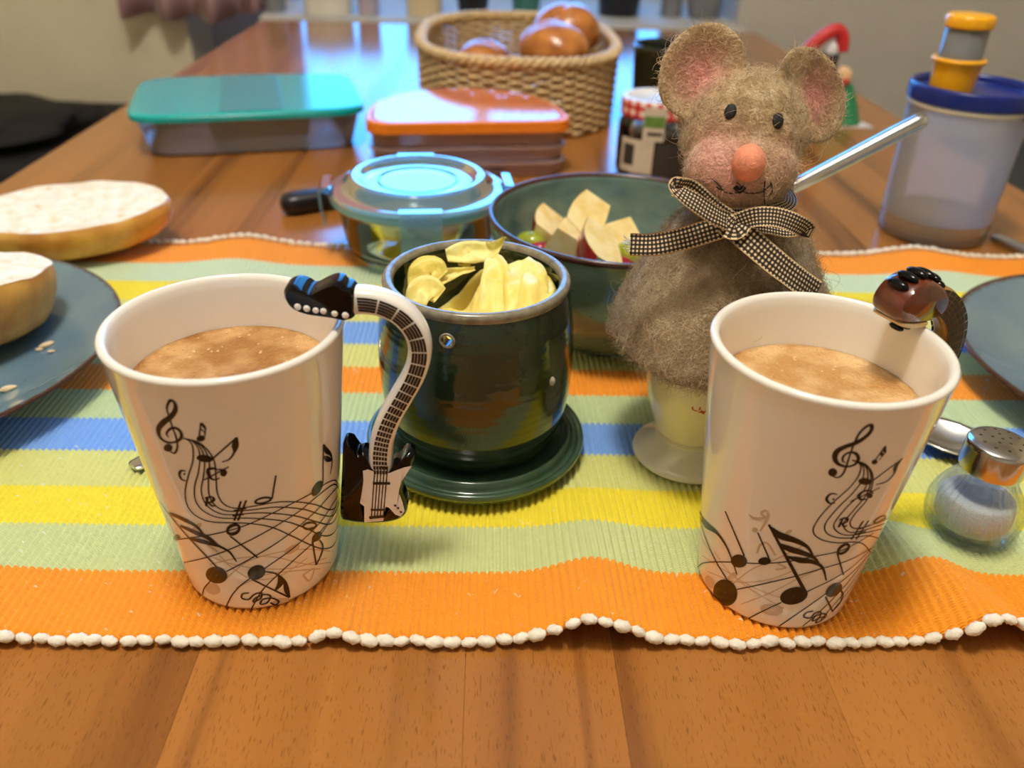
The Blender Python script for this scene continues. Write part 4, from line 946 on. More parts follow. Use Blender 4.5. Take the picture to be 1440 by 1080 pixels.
rib_obj('tail', [(1032, 316, .2890), (1000, 324, .2885), (960, 336, .2905), (920, 344, .2935), (886, 344, .2960)], .0086, [.5, .1, 0, 0, -.1], seedn=2.)
rib_obj('tail', [(1032, 318, .2880), (1052, 336, .2855), (1082, 362, .2835), (1115, 388, .2850), (1148, 412, .2900)], .0096, [.4, .1, 0, 0, 0], seedn=3.)
rib_obj('loop', [(1030, 314, .2885), (1005, 303, .2860), (975, 283, .2850), (952, 268, .2865), (952, 262, .2900), (972, 268, .2935), (1000, 292, .2935), (1028, 312, .2905)], .0075, [.3, .2, .3, .7, 1.0, .5, .3, .3], seedn=4.)
rib_obj('loop', [(1034, 314, .2885), (1062, 305, .2860), (1095, 306, .2865), (1126, 318, .2890), (1132, 325, .2925), (1105, 323, .2950), (1070, 316, .2935), (1036, 316, .2905)], .0070, [.3, .2, .1, .5, .9, .4, .3, .3], seedn=5.)
rib_obj('knot', [(1020, 312, .2880), (1024, 318, .2860), (1033, 322, .2855), (1041, 317, .2870), (1044, 310, .2890)], .0080, [.9, .4, 0, -.4, -.9], seedn=6.)
fr_v, fr_f = [], []
for k in range(9):
    y0 = 334+k*2.6; p0 = P3(887, y0, .2958); V, F = tube_vf(catmull([np.array(p0), np.array(P3(883-random.random()*4, y0+random.uniform(-3, 2), .2956)), np.array(P3(879-random.random()*3, y0+random.uniform(-7, 3), .2960))], 4), .00016, 5); b0 = len(fr_v); fr_v += V; fr_f += [tuple(i+b0 for i in f_) for f_ in F]
fo = mesh('fray', fr_v, fr_f, 'white_cord'); fo.parent = bow
# ------------------------------------------------------------------ salt shaker
s = NT('shaker_glass'); s.set(Base_Color=(.96, .99, 1.), Roughness=.02, IOR=1.45, Transmission_Weight=1.0)
tr = s.n('ShaderNodeBsdfTransparent'); tr.inputs[0].default_value = (.95, .98, 1., 1); mx = s.n('ShaderNodeMixShader'); mx.inputs[0].default_value = .74
s.l(s.b.outputs[0], mx.inputs[1]); s.l(tr.outputs[0], mx.inputs[2]); s.l(mx.outputs[0], s.out.inputs[0])
mat('salt_white', srgb(244, 240, 234), .9, .05, 800, .8, 1500)
mat('cap_steel', srgb(190, 186, 180), .16, .05, 200, Metallic=1.0)
sh = thing('salt_shaker', 'ribbed glass salt shaker with steel screw cap, half full of salt', 'salt shaker', (.1958, .2705, MZ), R(-6))
def ribs(r, z, a):
    k = .065 if .003 < z < .029 else (.0 if z < .003 else .015); return r*(1+k*abs(math.cos(14*(a+z*4)))), z
turned('glass_body', [(0., .0012), (.010, .0012), (.0135, .0004), (.0155, .0020), (.0172, .0070), (.0178, .0125), (.0168, .0185), (.0145, .0235), (.0123, .0270), (.0113, .0300), (.0113, .0330), (.0119, .0350), (.0112, .0362), (.0098, .0362), (.0098, .030), (.0110, .0262), (.0142, .0205), (.0155, .0140), (.0148, .0080), (.0115, .0048), (0., .0045)], 'shaker_glass', sh, 168, fn=ribs, sm=3)
salt = turned('salt', [(0., .0050), (.0110, .0053), (.0144, .0085), (.0150, .0140), (.0140, .0190), (.0120, .0205), (.006, .0212), (0., .0208)], 'salt_white', None, 48, sm=3); salt.location = (.1958, .2705, MZ)
tag(salt, 'white salt filling the lower half of the glass shaker', 'salt')
cap = turned('cap', [(0., .0474), (.004, .0473), (.008, .0468), (.0106, .0458), (.0115, .0445), (.0115, .0352), (.0115, .0345), (.0120, .0342), (.0124, .0352), (.0124, .0440), (.0121, .0456), (.0112, .0466), (.008, .0476), (.004, .0481), (0., .0482)], 'cap_steel', sh, 64, sm=2)
rods = []
for rr_, n_h in ((.0, 1), (.0036, 5), (.0078, 10)):
    for k in range(n_h): a = 2*math.pi*k/max(1, n_h)+.3; rods.append(((rr_*math.cos(a)+.00003, rr_*math.sin(a)+.00002, .0450), (rr_*math.cos(a)+.00003, rr_*math.sin(a)+.00002, .0495)))
drill(cap, rods, .00065)
tag(sh, sh['label'], 'salt shaker')
# ------------------------------------------------------------------ cutlery
def spoon(name, label, loc, rz, L_=.125, w=.030, rot=None, group='cutlery', handle_w=.0050):
    o = thing(name, label, 'spoon', loc, rz, group, rot); V, F = [], []; N, M_ = 20, 12
    for side in (0, 1):                                              # bowl, hollow upwards; x along the spoon
        for j in range(M_+1):
            for i in range(N):
                a = 2*math.pi*i/N; k = j/M_; x = .022*k*math.cos(a)*(1-.12*math.cos(a)); y = w/2*k*math.sin(a); V.append((x, y, .0062*(k*k)-.0062+.0068-(.0008 if side else 0)+.0004))
    for sd in (0, 1):
        for j in range(M_):
            for i in range(N):
                a, b = (sd*(M_+1)+j)*N+i, (sd*(M_+1)+j)*N+(i+1) % N; F.append((a, b, b+N, a+N) if not sd else (a, a+N, b+N, b))
    for i in range(N): a, b = M_*N+i, M_*N+(i+1) % N; F.append((a, b, b+(M_+1)*N, a+(M_+1)*N))
    mesh('bowl', V, F, 'steel', o)
    pth = catmull([np.array((-.019, 0, .0066)), np.array((-.030, 0, .0085)), np.array((-.05, 0, .0075)), np.array((-L_*.75, 0, .0040)), np.array((-L_+.008, 0, .0022)), np.array((-L_, 0, .0020))], 6)
    rings = []
    for i, p in enumerate(pth):
        t = i/(len(pth)-1); ww = .0026+(handle_w-.0026)*t if t < .93 else handle_w*(1-.35*((t-.93)/.07)**2); rings.append([(p[0], q_[0]*ww, p[2]+q_[1]*.0011) for q_ in superel(1, 1, 3, 16)])
    loft('handle', rings, 'steel', o); return o
pspn = atz(1322, 632, MZ)
spoon('teaspoon', 'steel teaspoon with its shiny bowl between the salt shaker and the brown-handled mug', (pspn.x+.004, pspn.y+.002, MZ), R(-38))
pk = atz(188, 662, MZ)
kd = Vector((.50, .86)).normalized(); 
spoon('teaspoon', 'steel teaspoon whose handle end shows beside the mug with the black guitar', (pk.x+kd.x*.105, pk.y+kd.y*.105, MZ), math.atan2(kd.y, kd.x), .105, .024, handle_w=.0046)
# ------------------------------------------------------------------ bowl with fruit
glaze('bowl_glaze', srgb(104, 128, 118), srgb(84, 108, 104), .10); mat('brown_edge', srgb(70, 44, 34), .25, .3, 200)
BX, BY = .0575, .4475
bowl = thing('bowl', 'deep blue-green glazed bowl with brown rim holding cut fruit', 'bowl', (BX, BY, MZ+.0004))
bo = [(0., .003), (.030, .003), (.033, 0.), (.038, .0003), (.0415, .004), (.052, .014), (.062, .028), (.069, .046), (.0725, .062), (.0737, .0712)]
bi = [(.0708, .0715), (.0696, .062), (.066, .046), (.059, .030), (.049, .017), (.036, .0085), (.02, .007), (0., .007)]
turned('basin', bo+[(.0735, .0716)]+bi, 'bowl_glaze', bowl, 96, sm=3)
turned('rim', [(.0738, .0700+.0004), (.0742, .0716), (.0735, .0730), (.0722, .0732), (.0709, .0722), (.0707, .0712)], 'brown_edge', bowl, 96, sm=3, fn=lambda r, z, a: (r, z-(z < .0708)*.0016*abs(nz(a*14, 0.))))
s = NT('apple_flesh'); o_ = s.obj(); s.set(Base_Color=s.ramp(s.noise(o_, 90, 3), [(.3, srgb(236, 204, 124)), (.7, srgb(252, 236, 182))]), Roughness=.25, Subsurface_Weight=.15, Subsurface_Radius=(.003, .002, .001)); s.bump(s.noise(o_, 350, 3), .3, .0006)
mat('apple_skin', srgb(150, 30, 28), .25, .35, 120); mat('grape_green', srgb(150, 160, 50), .15, .2, 90, Subsurface_Weight=.2); mat('grape_red', srgb(150, 26, 44), .2, .3, 90)
def apple_piece(label, loc, rot, Rr=.036, half=22, l0=-.55, l1=.5, inner=.012):
    o = thing('apple_piece', label, 'apple piece', loc, 0., 'apple pieces in the bowl', rot)
    o.scale = (1, 1, 1); na, nl = 8, 8; out, inn = [], []
    for j in range(nl+1):
        z = l0+(l1-l0)*j/nl; rr = Rr*math.sqrt(1-z*z*.9)
        out.append([(rr*math.sin(R(half*(2*i/na-1)))-0, rr*math.cos(R(half*(2*i/na-1)))-Rr*.7, z*Rr) for i in range(na+1)])
    V = [p for r_ in out for p in r_]; n1 = na+1; F = [(j*n1+i, (j+1)*n1+i, (j+1)*n1+i+1, j*n1+i+1) for j in range(nl) for i in range(na)]
    b0 = len(V)
    for j in range(nl+1): z = l0+(l1-l0)*j/nl; V.append((.0, inner-Rr*.7+.004*z*z, z*Rr))
    for j in range(nl):
        F.append((j*n1, b0+j, b0+j+1, (j+1)*n1)); F.append((j*n1+na, (j+1)*n1+na, b0+j+1, b0+j))
    F.append(tuple([b0]+list(range(0, n1)))); F.append(tuple([b0+nl]+[nl*n1+i for i in reversed(range(n1))]))
    fo = mesh('flesh', V, F, 'apple_flesh', o, True); auto_smooth(fo, 30)
    SV = [(p[0]*1.012, (p[1]+Rr*.7)*1.012-Rr*.7, p[2]*1.005) for r_ in out for p in r_]
    mesh('skin', SV, F[:nl*na], 'apple_skin', o); return o
def at_fruit(px_, py_, z): return atz(px_, py_, z)
ap = [('apple wedge with a thin red skin edge leaning on the far side of the bowl', (822, 318), .058, (R(-8), R(62), R(60)), .034, 24, -.6, .55),
      ('blocky apple chunk with a red skin corner beside a green grape', (786, 348), .056, (R(-20), R(20), R(-62)), .032, 26, -.35, .40),
      ('pale apple slice lying on top of the chunks with a thin red edge', (842, 356), .060, (R(-32), R(75), R(62)), .034, 24, -.55, .55),
      ('small apple slice half hidden behind the blocky chunk', (770, 322), .055, (R(-15), R(80), R(66)), .030, 22, -.4, .45),
      ('thick apple slice at the bowl wall behind the butter crock', (840, 372), .053, (R(-45), R(80), R(66)), .033, 22, -.5, .5),
      ('apple piece under the leaning wedge', (815, 335), .044, (R(-20), R(30), R(-64)), .032, 24, -.5, .5),
      ('apple piece with its red skin up, close to the felt mouse', (880, 345), .050, (R(-40), R(30), R(64)), .032, 22, -.45, .45)]
for lb, (px_, py_), z, rot, Rr, hf, l0, l1 in ap:
    p = at_fruit(px_, py_, z); apple_piece(lb, p, rot, Rr, hf, l0, l1)
random.seed(5)
def grape(label, px_, py_, z, m, rad):
    p = at_fruit(px_, py_, z); o = ellip('grape_half', (0, 0, 0), rad, m, None, 20, 14, lambda d: 1-.25*max(0, d.z)); o.location = p; o.rotation_euler = (random.uniform(-.5, .5), random.uniform(-.5, .5), random.uniform(0, 3)); tag(o, label, 'grape', 'grape halves in the bowl')
grape('green grape half by the bowl wall next to the apple chunk', 745, 338, .052, 'grape_green', (.010, .008, .0075))
grape('red grape half in front of the green grape', 758, 350, .050, 'grape_red', (.007, .006, .006))
grape('green grape half beside the ribbon tail of the mouse', 888, 356, .054, 'grape_green', (.010, .009, .008))
grape('red grape half under the pale apple slice', 876, 372, .052, 'grape_red', (.0085, .006, .006))
for i, (dx, dy) in enumerate(((-.022, .004), (.016, .022), (.026, -.014), (-.004, -.026), (-.012, .028))):
    apple_piece(('apple piece at the bottom of the fruit bowl under the green grape', 'apple piece at the bottom of the fruit bowl under the leaning wedge', 'apple piece at the bottom of the fruit bowl near the spoon', 'apple piece at the bottom of the fruit bowl towards the butter crock', 'apple piece at the bottom of the fruit bowl towards the jam jar')[i], (BX+dx, BY+dy, .032), (R(70+20*i), R(15*i), R(70*i)), .030, 24, -.5, .5)
# spoon standing in the bowl
sp1 = np.array(aty(1302, 166, .462)); sp0 = np.array((BX+.022, .452, .046)); dv = (sp1-sp0); Ls = np.linalg.norm(dv); dv /= Ls
ss = thing('serving_spoon', 'steel spoon with round hollow handle standing in the fruit bowl', 'spoon', sp0, 0., 'cutlery')
tube('handle', [dv*t for t in (0, .02, .05, Ls*.6, Ls*.9, Ls*.97, Ls*.992, Ls)], [.0022, .0024, .0028, .0040, .0047, .0046, .0040, .0026], 'steel', ss, 20)
ellip('spoon_bowl', (-dv[0]*.014, -dv[1]*.014, -dv[2]*.014+.0), (.018, .012, .005), 'steel', ss, 24, 14)
# ------------------------------------------------------------------ knives at the back
mat('black_plastic', srgb(16, 15, 16), .35, .15, 60, .1, 300)
def knife(name, label, p0, p1, L_blade, z, m='black_plastic', hw=.0105, th=.0085):
    o = thing(name, label, 'knife', (p0[0], p0[1], z), math.atan2(p1[1]-p0[1], p1[0]-p0[0]), 'cutlery'); hl = math.hypot(p1[0]-p0[0], p1[1]-p0[1]); rings = []
    for x, k in ((0, .25), (.0015, .62), (.005, .9), (.012, 1), (hl*.5, .95), (hl*.85, 1.0), (hl, .92)): rings.append([(x, q_[0]*hw*k, th+q_[1]*th*k) for q_ in superel(1, 1, 2.6, 24)])
    loft('handle', rings, m, o)
    loft('blade', [[(hl-.002, -hw*.8, th-.0008), (hl-.002, hw*.8, th-.0008), (hl-.002, hw*.8, th+.0008), (hl-.002, -hw*.8, th+.0008)], [(hl+L_blade*.75, -hw*.9, th-.0006), (hl+L_blade*.75, hw*.8, th-.0006), (hl+L_blade*.75, hw*.8, th+.0006), (hl+L_blade*.75, -hw*.9, th+.0003)], [(hl+L_blade, -hw*.1, th-.0003), (hl+L_blade, hw*.8, th-.0003), (hl+L_blade, hw*.8, th+.0003), (hl+L_blade, -hw*.1, th+.0003)]], 'steel', o, smooth=False)
    return o
k0, k1 = atz(389, 293, .010), atz(470, 296, .010)
knife('kitchen_knife', 'kitchen knife with black plastic handle behind the round glass container', (k0.x, k0.y+.012), (k1.x+.055, k1.y+.075), .09, .0001)
kk0, kk1 = atz(1396, 330, .004), atz(1440, 350, .004)
mat('steel_handle', srgb(200, 205, 210), .14, .05, 200, Metallic=1.0)
dk = (Vector((kk1.x, kk1.y))-Vector((kk0.x, kk0.y))).normalized()
knife('table_knife', 'steel table knife lying on the wood beside the milk shaker', (kk0.x, kk0.y), (kk0.x+dk.x*.085, kk0.y+dk.y*.085), .09, .0001, 'steel_handle', .0065, .0032)
# ------------------------------------------------------------------ round glass container with clip lid
thin_glass('clear_lid', (.80, .90, .95), .10, .10); frosted('lid_plastic', srgb(178, 208, 220), .72, .10, .3, 1.2); mat('seal_blue', srgb(110, 160, 176), .35, .06, 60)
mat('sausage', srgb(166, 92, 80), .5, .35, 60, .3, 200); mat('cheese', srgb(226, 200, 130), .5, .1, 60)
GX, GYc = -.0700, .5600
gc = thing('glass_container', 'round glass food container with clear clip-on lid and blue seal', 'container', (GX, GYc, .0002 if False else MZ+.0030))
turned('glass_bowl', [(0., .001), (.044, .001), (.0475, .0006), (.0500, .003), (.0525, .012), (.0550, .026), (.0565, .035), (.0592, .0362), (.0592, .0385), (.0545, .0385), (.0535, .030), (.0505, .012), (.047, .0045), (0., .0040)], 'jar_glass', gc, 80, sm=2)
turned('seal', [(.0560, .0375), (.0606, .0375), (.0614, .0392), (.0614, .0425), (.0600, .0438), (.0560, .0438)], 'seal_blue', gc, 80, sm=2, close=True)
lid = turned('lid', [(0., .0490), (.026, .0490), (.0265, .0497), (.0275, .0490), (.036, .0492), (.0400, .0520), (.0435, .0540), (.0470, .0530), (.0500, .0490), (.0540, .0462), (.0600, .0452), (.0618, .0440), (.0615, .0425), (.058, .0428), (.050, .0460), (.045, .0510), (.040, .0500), (.036, .0475), (0., .0475)], 'lid_plastic', gc, 80, sm=2)
for ang in (-82, 8, 98, 188):
    a = R(ang); o = bpy.data.objects.new('clip', None); C.objects.link(o); o.parent = gc; o.rotation_euler.z = a; o.empty_display_size = .01
    prof2 = [(.0590, .0475), (.0640, .0470), (.0660, .0440), (.0655, .0330), (.0640, .0240), (.0655, .0215), (.0665, .0225), (.0655, .0250), (.0672, .0335), (.0680, .0445), (.0655, .0488), (.0600, .0492)]
    rings = [[(r_, w_, z) for r_, z in prof2] for w_ in (-.0135, -.0125, .0125, .0135)]
    loft('flap', rings, 'lid_plastic', o); box('hinge', (.0605, -.0115, .0440), (.0640, -.0055, .0462), 'lid_plastic', o, .0006); box('hinge', (.0605, .0055, .0440), (.0640, .0115, .0462), 'lid_plastic', o, .0006)
random.seed(4)
for i, (lb, dx, dy, dz, m) in enumerate((('folded slice of pink sausage inside the glass container', .016, -.012, .010, 'sausage'), ('slice of pink sausage lying under the other slices in the glass container', -.006, .014, .007, 'sausage'), ('pale yellow cheese slice inside the glass container', -.022, -.012, .010, 'cheese'), ('rolled slice of pink sausage at the back of the glass container', .018, .016, .014, 'sausage'))):
    o = ellip('cold_cut', (0, 0, 0), (.022, .017, .0075), m, None, 24, 12, lambda d, i=i: 1+.22*nz(d.x*2+i*3, d.y*2, d.z*2)); o.location = (GX+dx*.85, GYc+dy*.85, MZ+.0030+dz+.008); o.rotation_euler = (.1*i, .15, .8*i); tag(o, lb, 'cold cut', 'cold cuts in the glass container')
# ------------------------------------------------------------------ orange-lidded box
mat('orange_lid', srgb(236, 130, 30), .30, .03, 40); mat('orange_panel', srgb(214, 118, 62), .13, .03, 40, Coat_Weight=.6, Coat_Roughness=.08)
frosted('pink_clear', srgb(236, 198, 186), .34, .28, .45)
ob_ = thing('stack_box', 'half-round plastic box of three pink clear tiers with orange lid', 'food box', tuple(Vector((-.043, .738, .0001))), R(10))
def dshape(w, d, z, n=18, rc=.018, inset=0.):
    w -= inset; pts = []
    y0 = inset; 
    for i in range(7): a = math.pi+math.pi/2*i/6; pts.append((-w+rc+rc*math.cos(a), y0+rc+rc*math.sin(a), z))
    for i in range(7): a = 1.5*math.pi+math.pi/2*i/6; pts.append((w-rc+rc*math.cos(a), y0+rc+rc*math.sin(a), z))
    for i in range(1, n*2): a = math.pi*i/(n*2); pts.append((w*math.copysign(abs(math.cos(a))**.75, math.cos(a)), y0+rc+(d-inset-y0-rc)*math.sin(a)**.85, z))
    return pts
W_, D_ = .091, .124
for k in range(3):
    z0 = .0140*k; loft('tier', [dshape(W_, D_, z0+.0003, inset=.006), dshape(W_, D_, z0+.0012, inset=.0045), dshape(W_, D_, z0+.0105, inset=.0030), dshape(W_, D_, z0+.0108, inset=.0012), dshape(W_, D_, z0+.0134, inset=.0010), dshape(W_, D_, z0+.0137, inset=.004)], 'pink_clear', ob_, k == 0, False)
ld = loft('lid', [dshape(W_, D_, .0410, inset=.001), dshape(W_, D_, .0412, inset=-.0012), dshape(W_, D_, .0500, inset=-.0010), dshape(W_, D_, .0512, inset=.0004), dshape(W_, D_, .0510, inset=.0035), dshape(W_, D_, .0490, inset=.0050), dshape(W_, D_, .0490, inset=.0060)], 'orange_lid', ob_, True, True)
tilt = lambda L: [(p[0], p[1], p[2]+.040*p[1]) for p in L]
loft('lid_panel', [dshape(W_, D_, .0491, inset=.0052), tilt(dshape(W_, D_, .0494, inset=.0053)), tilt(dshape(W_, D_, .0500, inset=.0062)), tilt(dshape(W_, D_, .0500, inset=.0072))], 'orange_panel', ob_)
# ------------------------------------------------------------------ teal-lidded box
mat('teal_lid', srgb(0, 170, 172), .15, .03, 30); mat('teal_window', srgb(0, 146, 152), .22, .03, 30); frosted('clear_grey', srgb(206, 212, 212), .48, .25, .4)
tb = thing('lunch_box', 'long clear plastic lunch box with teal lid beside the orange box', 'food box', (-.279, .868, .0001), R(17))
sq_ = lambda w, d, z: superel(w, d, 7, 72, 0, 0, z)
loft('tub', [sq_(.095, .072, .0004), sq_(.098, .075, .002), sq_(.106, .083, .034), sq_(.1075, .0845, .0345), sq_(.1075, .0845, .0365)], 'clear_grey', tb, True, False)
loft('lid', [sq_(.1085, .0855, .0345), sq_(.1105, .0875, .0348), sq_(.1108, .0878, .0395), sq_(.1095, .0865, .0410), sq_(.1060, .083, .0417), sq_(.104, .081, .0417)], 'teal_lid', tb)
box('lid_window', (-.027, -.083, .0418), (.031, .083, .0424), 'teal_window', tb, .0003)
mat('sandwich', srgb(150, 110, 84), .8, .3, 60, .4, 200)
sw = box('sandwich', (-.048, -.040, 0), (.048, .040, .020), 'sandwich', None, .006, 3, smooth=True); sw.location = (-.270, .866, .0062); sw.rotation_euler.z = R(17); tag(sw, 'brown sandwich seen dimly through the side of the teal-lidded box', 'sandwich')
# ------------------------------------------------------------------ wicker basket with rolls
mat('wicker', srgb(210, 182, 134), .55, .25, 150, .5, 500); mat('wicker_stake', srgb(186, 150, 102), .55, .25, 150)
bk = thing('wicker_basket', 'oblong woven wicker bread basket with braided rim holding bread rolls', 'basket', (-.0075, 1.044, .0002), R(3))
BA, BB, NS = .112, .168, 66
def bpt(t, k=1.): 
    c, s_ = math.cos(t), math.sin(t); n = 2.7; return (BA*k*math.copysign(abs(c)**(2/n), c), BB*k*math.copysign(abs(s_)**(2/n), s_))
NP_ = 720; ring = np.array([bpt(2*math.pi*i/NP_) for i in range(NP_)]); seg_ = np.linalg.norm(np.roll(ring, -1, 0)-ring, axis=1); cum = np.concatenate([[0], np.cumsum(seg_)]); per_ = cum[-1]
rc_ = np.vstack([ring, ring[:1]])
def bar(s_): s_ = s_ % per_; return np.array([np.interp(s_, cum, rc_[:, 0]), np.interp(s_, cum, rc_[:, 1])])
def barn(s_): d = bar(s_+.002)-bar(s_-.002); d /= np.linalg.norm(d); return np.array([d[1], -d[0]])
HB = .074; NRW = 17; sp_s = per_/NS
hs = per_/NS
for i in range(NS):
    p = bar(i*hs); tube('stake', [(p[0]*.985, p[1]*.985, .002), (p[0]*.995, p[1]*.995, HB*.5), (p[0], p[1], HB)], .0017, 'wicker_stake', bk, 6)
N_ = NS*6
for rw in range(NRW):
    z = .0035+rw*(HB-.004)/NRW; kz = .985+.015*rw/NRW; pth = []
    for i in range(N_):
        s_ = per_*i/N_; p = bar(s_)*kz; n = barn(s_); o_f = .0026*math.cos(math.pi*s_/hs+math.pi*rw); pth.append((p[0]+n[0]*o_f, p[1]+n[1]*o_f, z+.0003*nz(i*.3, rw)))
    V, F = tube_vf(pth, .0021, 6, closed=True, flat=1.0); mesh('strand', V, F, 'wicker', bk)
for ph in (0., 2.094, 4.189):
    pth = []
    for i in range(N_*2):
        s_ = per_*i/(N_*2); p = bar(s_); n = barn(s_); a = 2*math.pi*s_/(per_/34)+ph; pth.append((p[0]+n[0]*.0042*math.cos(a), p[1]+n[1]*.0042*math.cos(a), HB+.0025+.0034*math.sin(a)))
    V, F = tube_vf(pth, .0030, 7, closed=True); mesh('rim_braid', V, F, 'wicker', bk)
fl = [(p[0]*.97, p[1]*.97) for p in [bpt(2*math.pi*i/64) for i in range(64)]]
loft('basket_floor', [[(p[0], p[1], .0010) for p in fl], [(p[0], p[1], .0030) for p in fl]], 'wicker_stake', bk, smooth=False)
crust_mat('roll_crust', srgb(150, 80, 26), srgb(214, 140, 66), .22)
def roll(label, c, rad, rz, seed):
    def fn(d): 
        k = 1+.05*nz(d.x*1.6+seed, d.y*1.6, d.z*1.6); return k*(1-.10*math.exp(-(d.y/.10)**2)*max(0, d.z))
    o = ellip('bread_roll', (0, 0, 0), rad, 'roll_crust', None, 48, 32, fn); o.location = c; o.rotation_euler.z = rz; tag(o, label, 'bread roll', 'whole rolls in the basket')
roll('shiny brown bread roll on top at the basket rim in front of the others', (.034, .972, .076), (.038, .042, .028), R(20), 1.)
roll('golden bread roll lying higher, behind the shiny brown one', (.052, 1.062, .081), (.036, .040, .032), R(70), 5.)
roll('bread roll lying low in the basket beside the shiny brown one', (-.046, 1.03, .040), (.034, .042, .034), R(-30), 9.)
roll('bread roll at the bottom of the basket under the shiny brown one', (.040, .955, .0245), (.042, .042, .020), R(50), 12.)
roll('bread roll at the bottom of the basket under the golden one', (.046, 1.062, .0245), (.042, .040, .020), R(10), 14.)
# ------------------------------------------------------------------ jam jar, dark cup
mat('jam', srgb(58, 12, 18), .25, .3, 60); mat('paper_label', srgb(206, 196, 176), .7, .06, 60); mat('label_green', srgb(96, 134, 58), .7, .2, 200); mat('label_ink', srgb(50, 46, 42), .7, .1); mat('lid_cream', srgb(236, 230, 222), .25, .04, 60)
s = NT('red_gingham'); o_ = s.obj(); sx = s.n('ShaderNodeSeparateXYZ'); s.l(o_, sx.inputs[0]); an = s.math('DIVIDE', s.math('ARCTAN2', sx.outputs[1], sx.outputs[0]), 6.28318)
q1 = s.math('GREATER_THAN', s.math('FRACT', s.math('MULTIPLY', an, 20.)), .5); q2 = s.math('GREATER_THAN', s.math('FRACT', s.math('MULTIPLY', sx.outputs[2], 120.)), .5)
s.set(Base_Color=s.ramp(s.math('MULTIPLY', s.math('ADD', q1, q2), .5), [(0., srgb(240, 226, 218)), (.34, srgb(214, 92, 86)), (.8, srgb(186, 24, 34))], 'CONSTANT'), Roughness=.3)
JX, JY = .1250, .7750
jar = thing('jam_jar', 'glass jam jar with red checked lid and paper labels behind the fruit bowl', 'jar', (JX, JY, .0002))
turned('glass', [(0., .001), (.028, .001), (.0325, .003), (.0340, .008), (.0340, .042), (.0330, .049), (.0300, .053), (.0298, .056), (.0285, .056), (.0285, .052), (.0315, .047), (.0325, .041), (.0325, .008), (.029, .0035), (0., .003)], 'jar_glass', jar, 64, sm=2)
jm = turned('jam', [(0., .0050), (.0265, .0052), (.0308, .010), (.0308, .040), (.0290, .0445), (0., .0455)], 'jam', None, 64, sm=2); jm.location = (JX, JY, .0002); tag(jm, 'dark red jam inside the jar with the checked lid', 'jam')
lj = turned('lid', [(.0300, .0545), (.0328, .0550), (.0332, .0565), (.0332, .0685), (.0324, .0703)], 'red_gingham', jar, 64, sm=2)
turned('lid_top', [(.0326, .0702), (.0316, .0708), (.0290, .0708), (.0280, .0700), (0., .0700)], 'lid_cream', jar, 64, sm=0)
def patch(name, a0, a1, z0, z1, r, m, parent):
    V, F = [], []; n = 14
    for j in range(2):
        for i in range(n+1): a = R(a0+(a1-a0)*i/n); V.append((r*math.cos(a), r*math.sin(a), z0+(z1-z0)*j+.0006*nz(i*1.3, j*5.)))
    for i in range(n): F.append((i, i+1, n+2+i, n+1+i))
    return mesh(name, V, F, m, parent)
lb1 = patch('label', 205, 262, .008, .038, .0344, 'paper_label', jar); patch('label_print', 212, 232, .014, .033, .03455, 'label_ink', lb1)
sl_ = patch('seal_strip', 243, 275, .038, .067, .0346, 'paper_label', jar); patch('strip_print', 244, 274, .050, .060, .03475, 'label_green', sl_); patch('strip_line', 250, 272, .043, .046, .03475, 'label_ink', sl_)
patch('label', 265, 330, .006, .036, .0344, 'label_ink', jar)
mat('olive_black', srgb(34, 36, 22), .15, .2, 60, Coat_Weight=.3)
dc = thing('cup', 'dark olive green cup standing behind the jam jar', 'cup', (.160, .960, .0002))
turned('body', [(0., .001), (.026, 0.), (.030, .002), (.034, .02), (.0370, .055), (.0385, .083), (.0378, .0848), (.0368, .084), (.0350, .055), (.031, .02), (.026, .006), (0., .005)], 'olive_black', dc, 56, sm=2)
ring_pts = [(.036+.020*math.sin(a)*1.0, 0., .045+.024*math.cos(a)) for a in np.linspace(.15, math.pi-.15, 16)]
hdl = tube('handle', ring_pts, .0040, 'olive_black', dc, 10); hdl.rotation_euler.z = R(60)
# ------------------------------------------------------------------ milk shaker bottle
frosted('milky_plastic', srgb(250, 250, 252), .46, .30, .62); mat('milk_tea', srgb(232, 180, 100), .4, .05, 40)
mat('blue_lid', srgb(8, 34, 116), .28, .06, 40); mat('yellow_cap', srgb(244, 172, 16), .28, .04, 40); frosted('cap_clear', srgb(210, 210, 210), .55, .2, .4)
QX, QY = .3355, .640
mb = thing('shaker_bottle', 'milky plastic shaker bottle with dark blue lid and yellow spout cap', 'bottle', (QX, QY, .0002))
frosted('wet_plastic', srgb(250, 246, 240), .74, .22, .5)
turned('bottle_base', [(0., .0025), (.034, .0022), (.0375, .0003), (.0395, .0012), (.0402, .005), (.0405, .0172)], 'wet_plastic', mb, 80, sm=2)
turned('bottle', [(.0405, .0172), (.0406, .020), (.0408, .03), (.0418, .07), (.0424, .098), (.0432, .100), (.0432, .103)], 'milky_plastic', mb, 80, sm=2)
ml = turned('milk', [(0., .0048), (.0355, .0050), (.0388, .0075), (.0394, .0165), (.0380, .0172), (0., .0170)], 'milk_tea', None, 64, sm=1); ml.location = (QX, QY, .0002); tag(ml, 'beige milk drink left at the bottom of the shaker bottle', 'drink')
turned('rim_band', [(.0428, .0995), (.0440, .1000), (.0442, .1020), (.0434, .1030)], 'paper_label', mb, 80, sm=2)
bl = turned('lid', [(.0420, .1032), (.0444, .1034), (.0450, .1050), (.0450, .1130), (.0442, .1150), (.0425, .1155), (.0410, .1140), (.0400, .1105), (.036, .1098), (0., .1098)], 'blue_lid', mb, 80, sm=2)
tabm = []
for k in range(2):
    for z in (.098, .106): pass
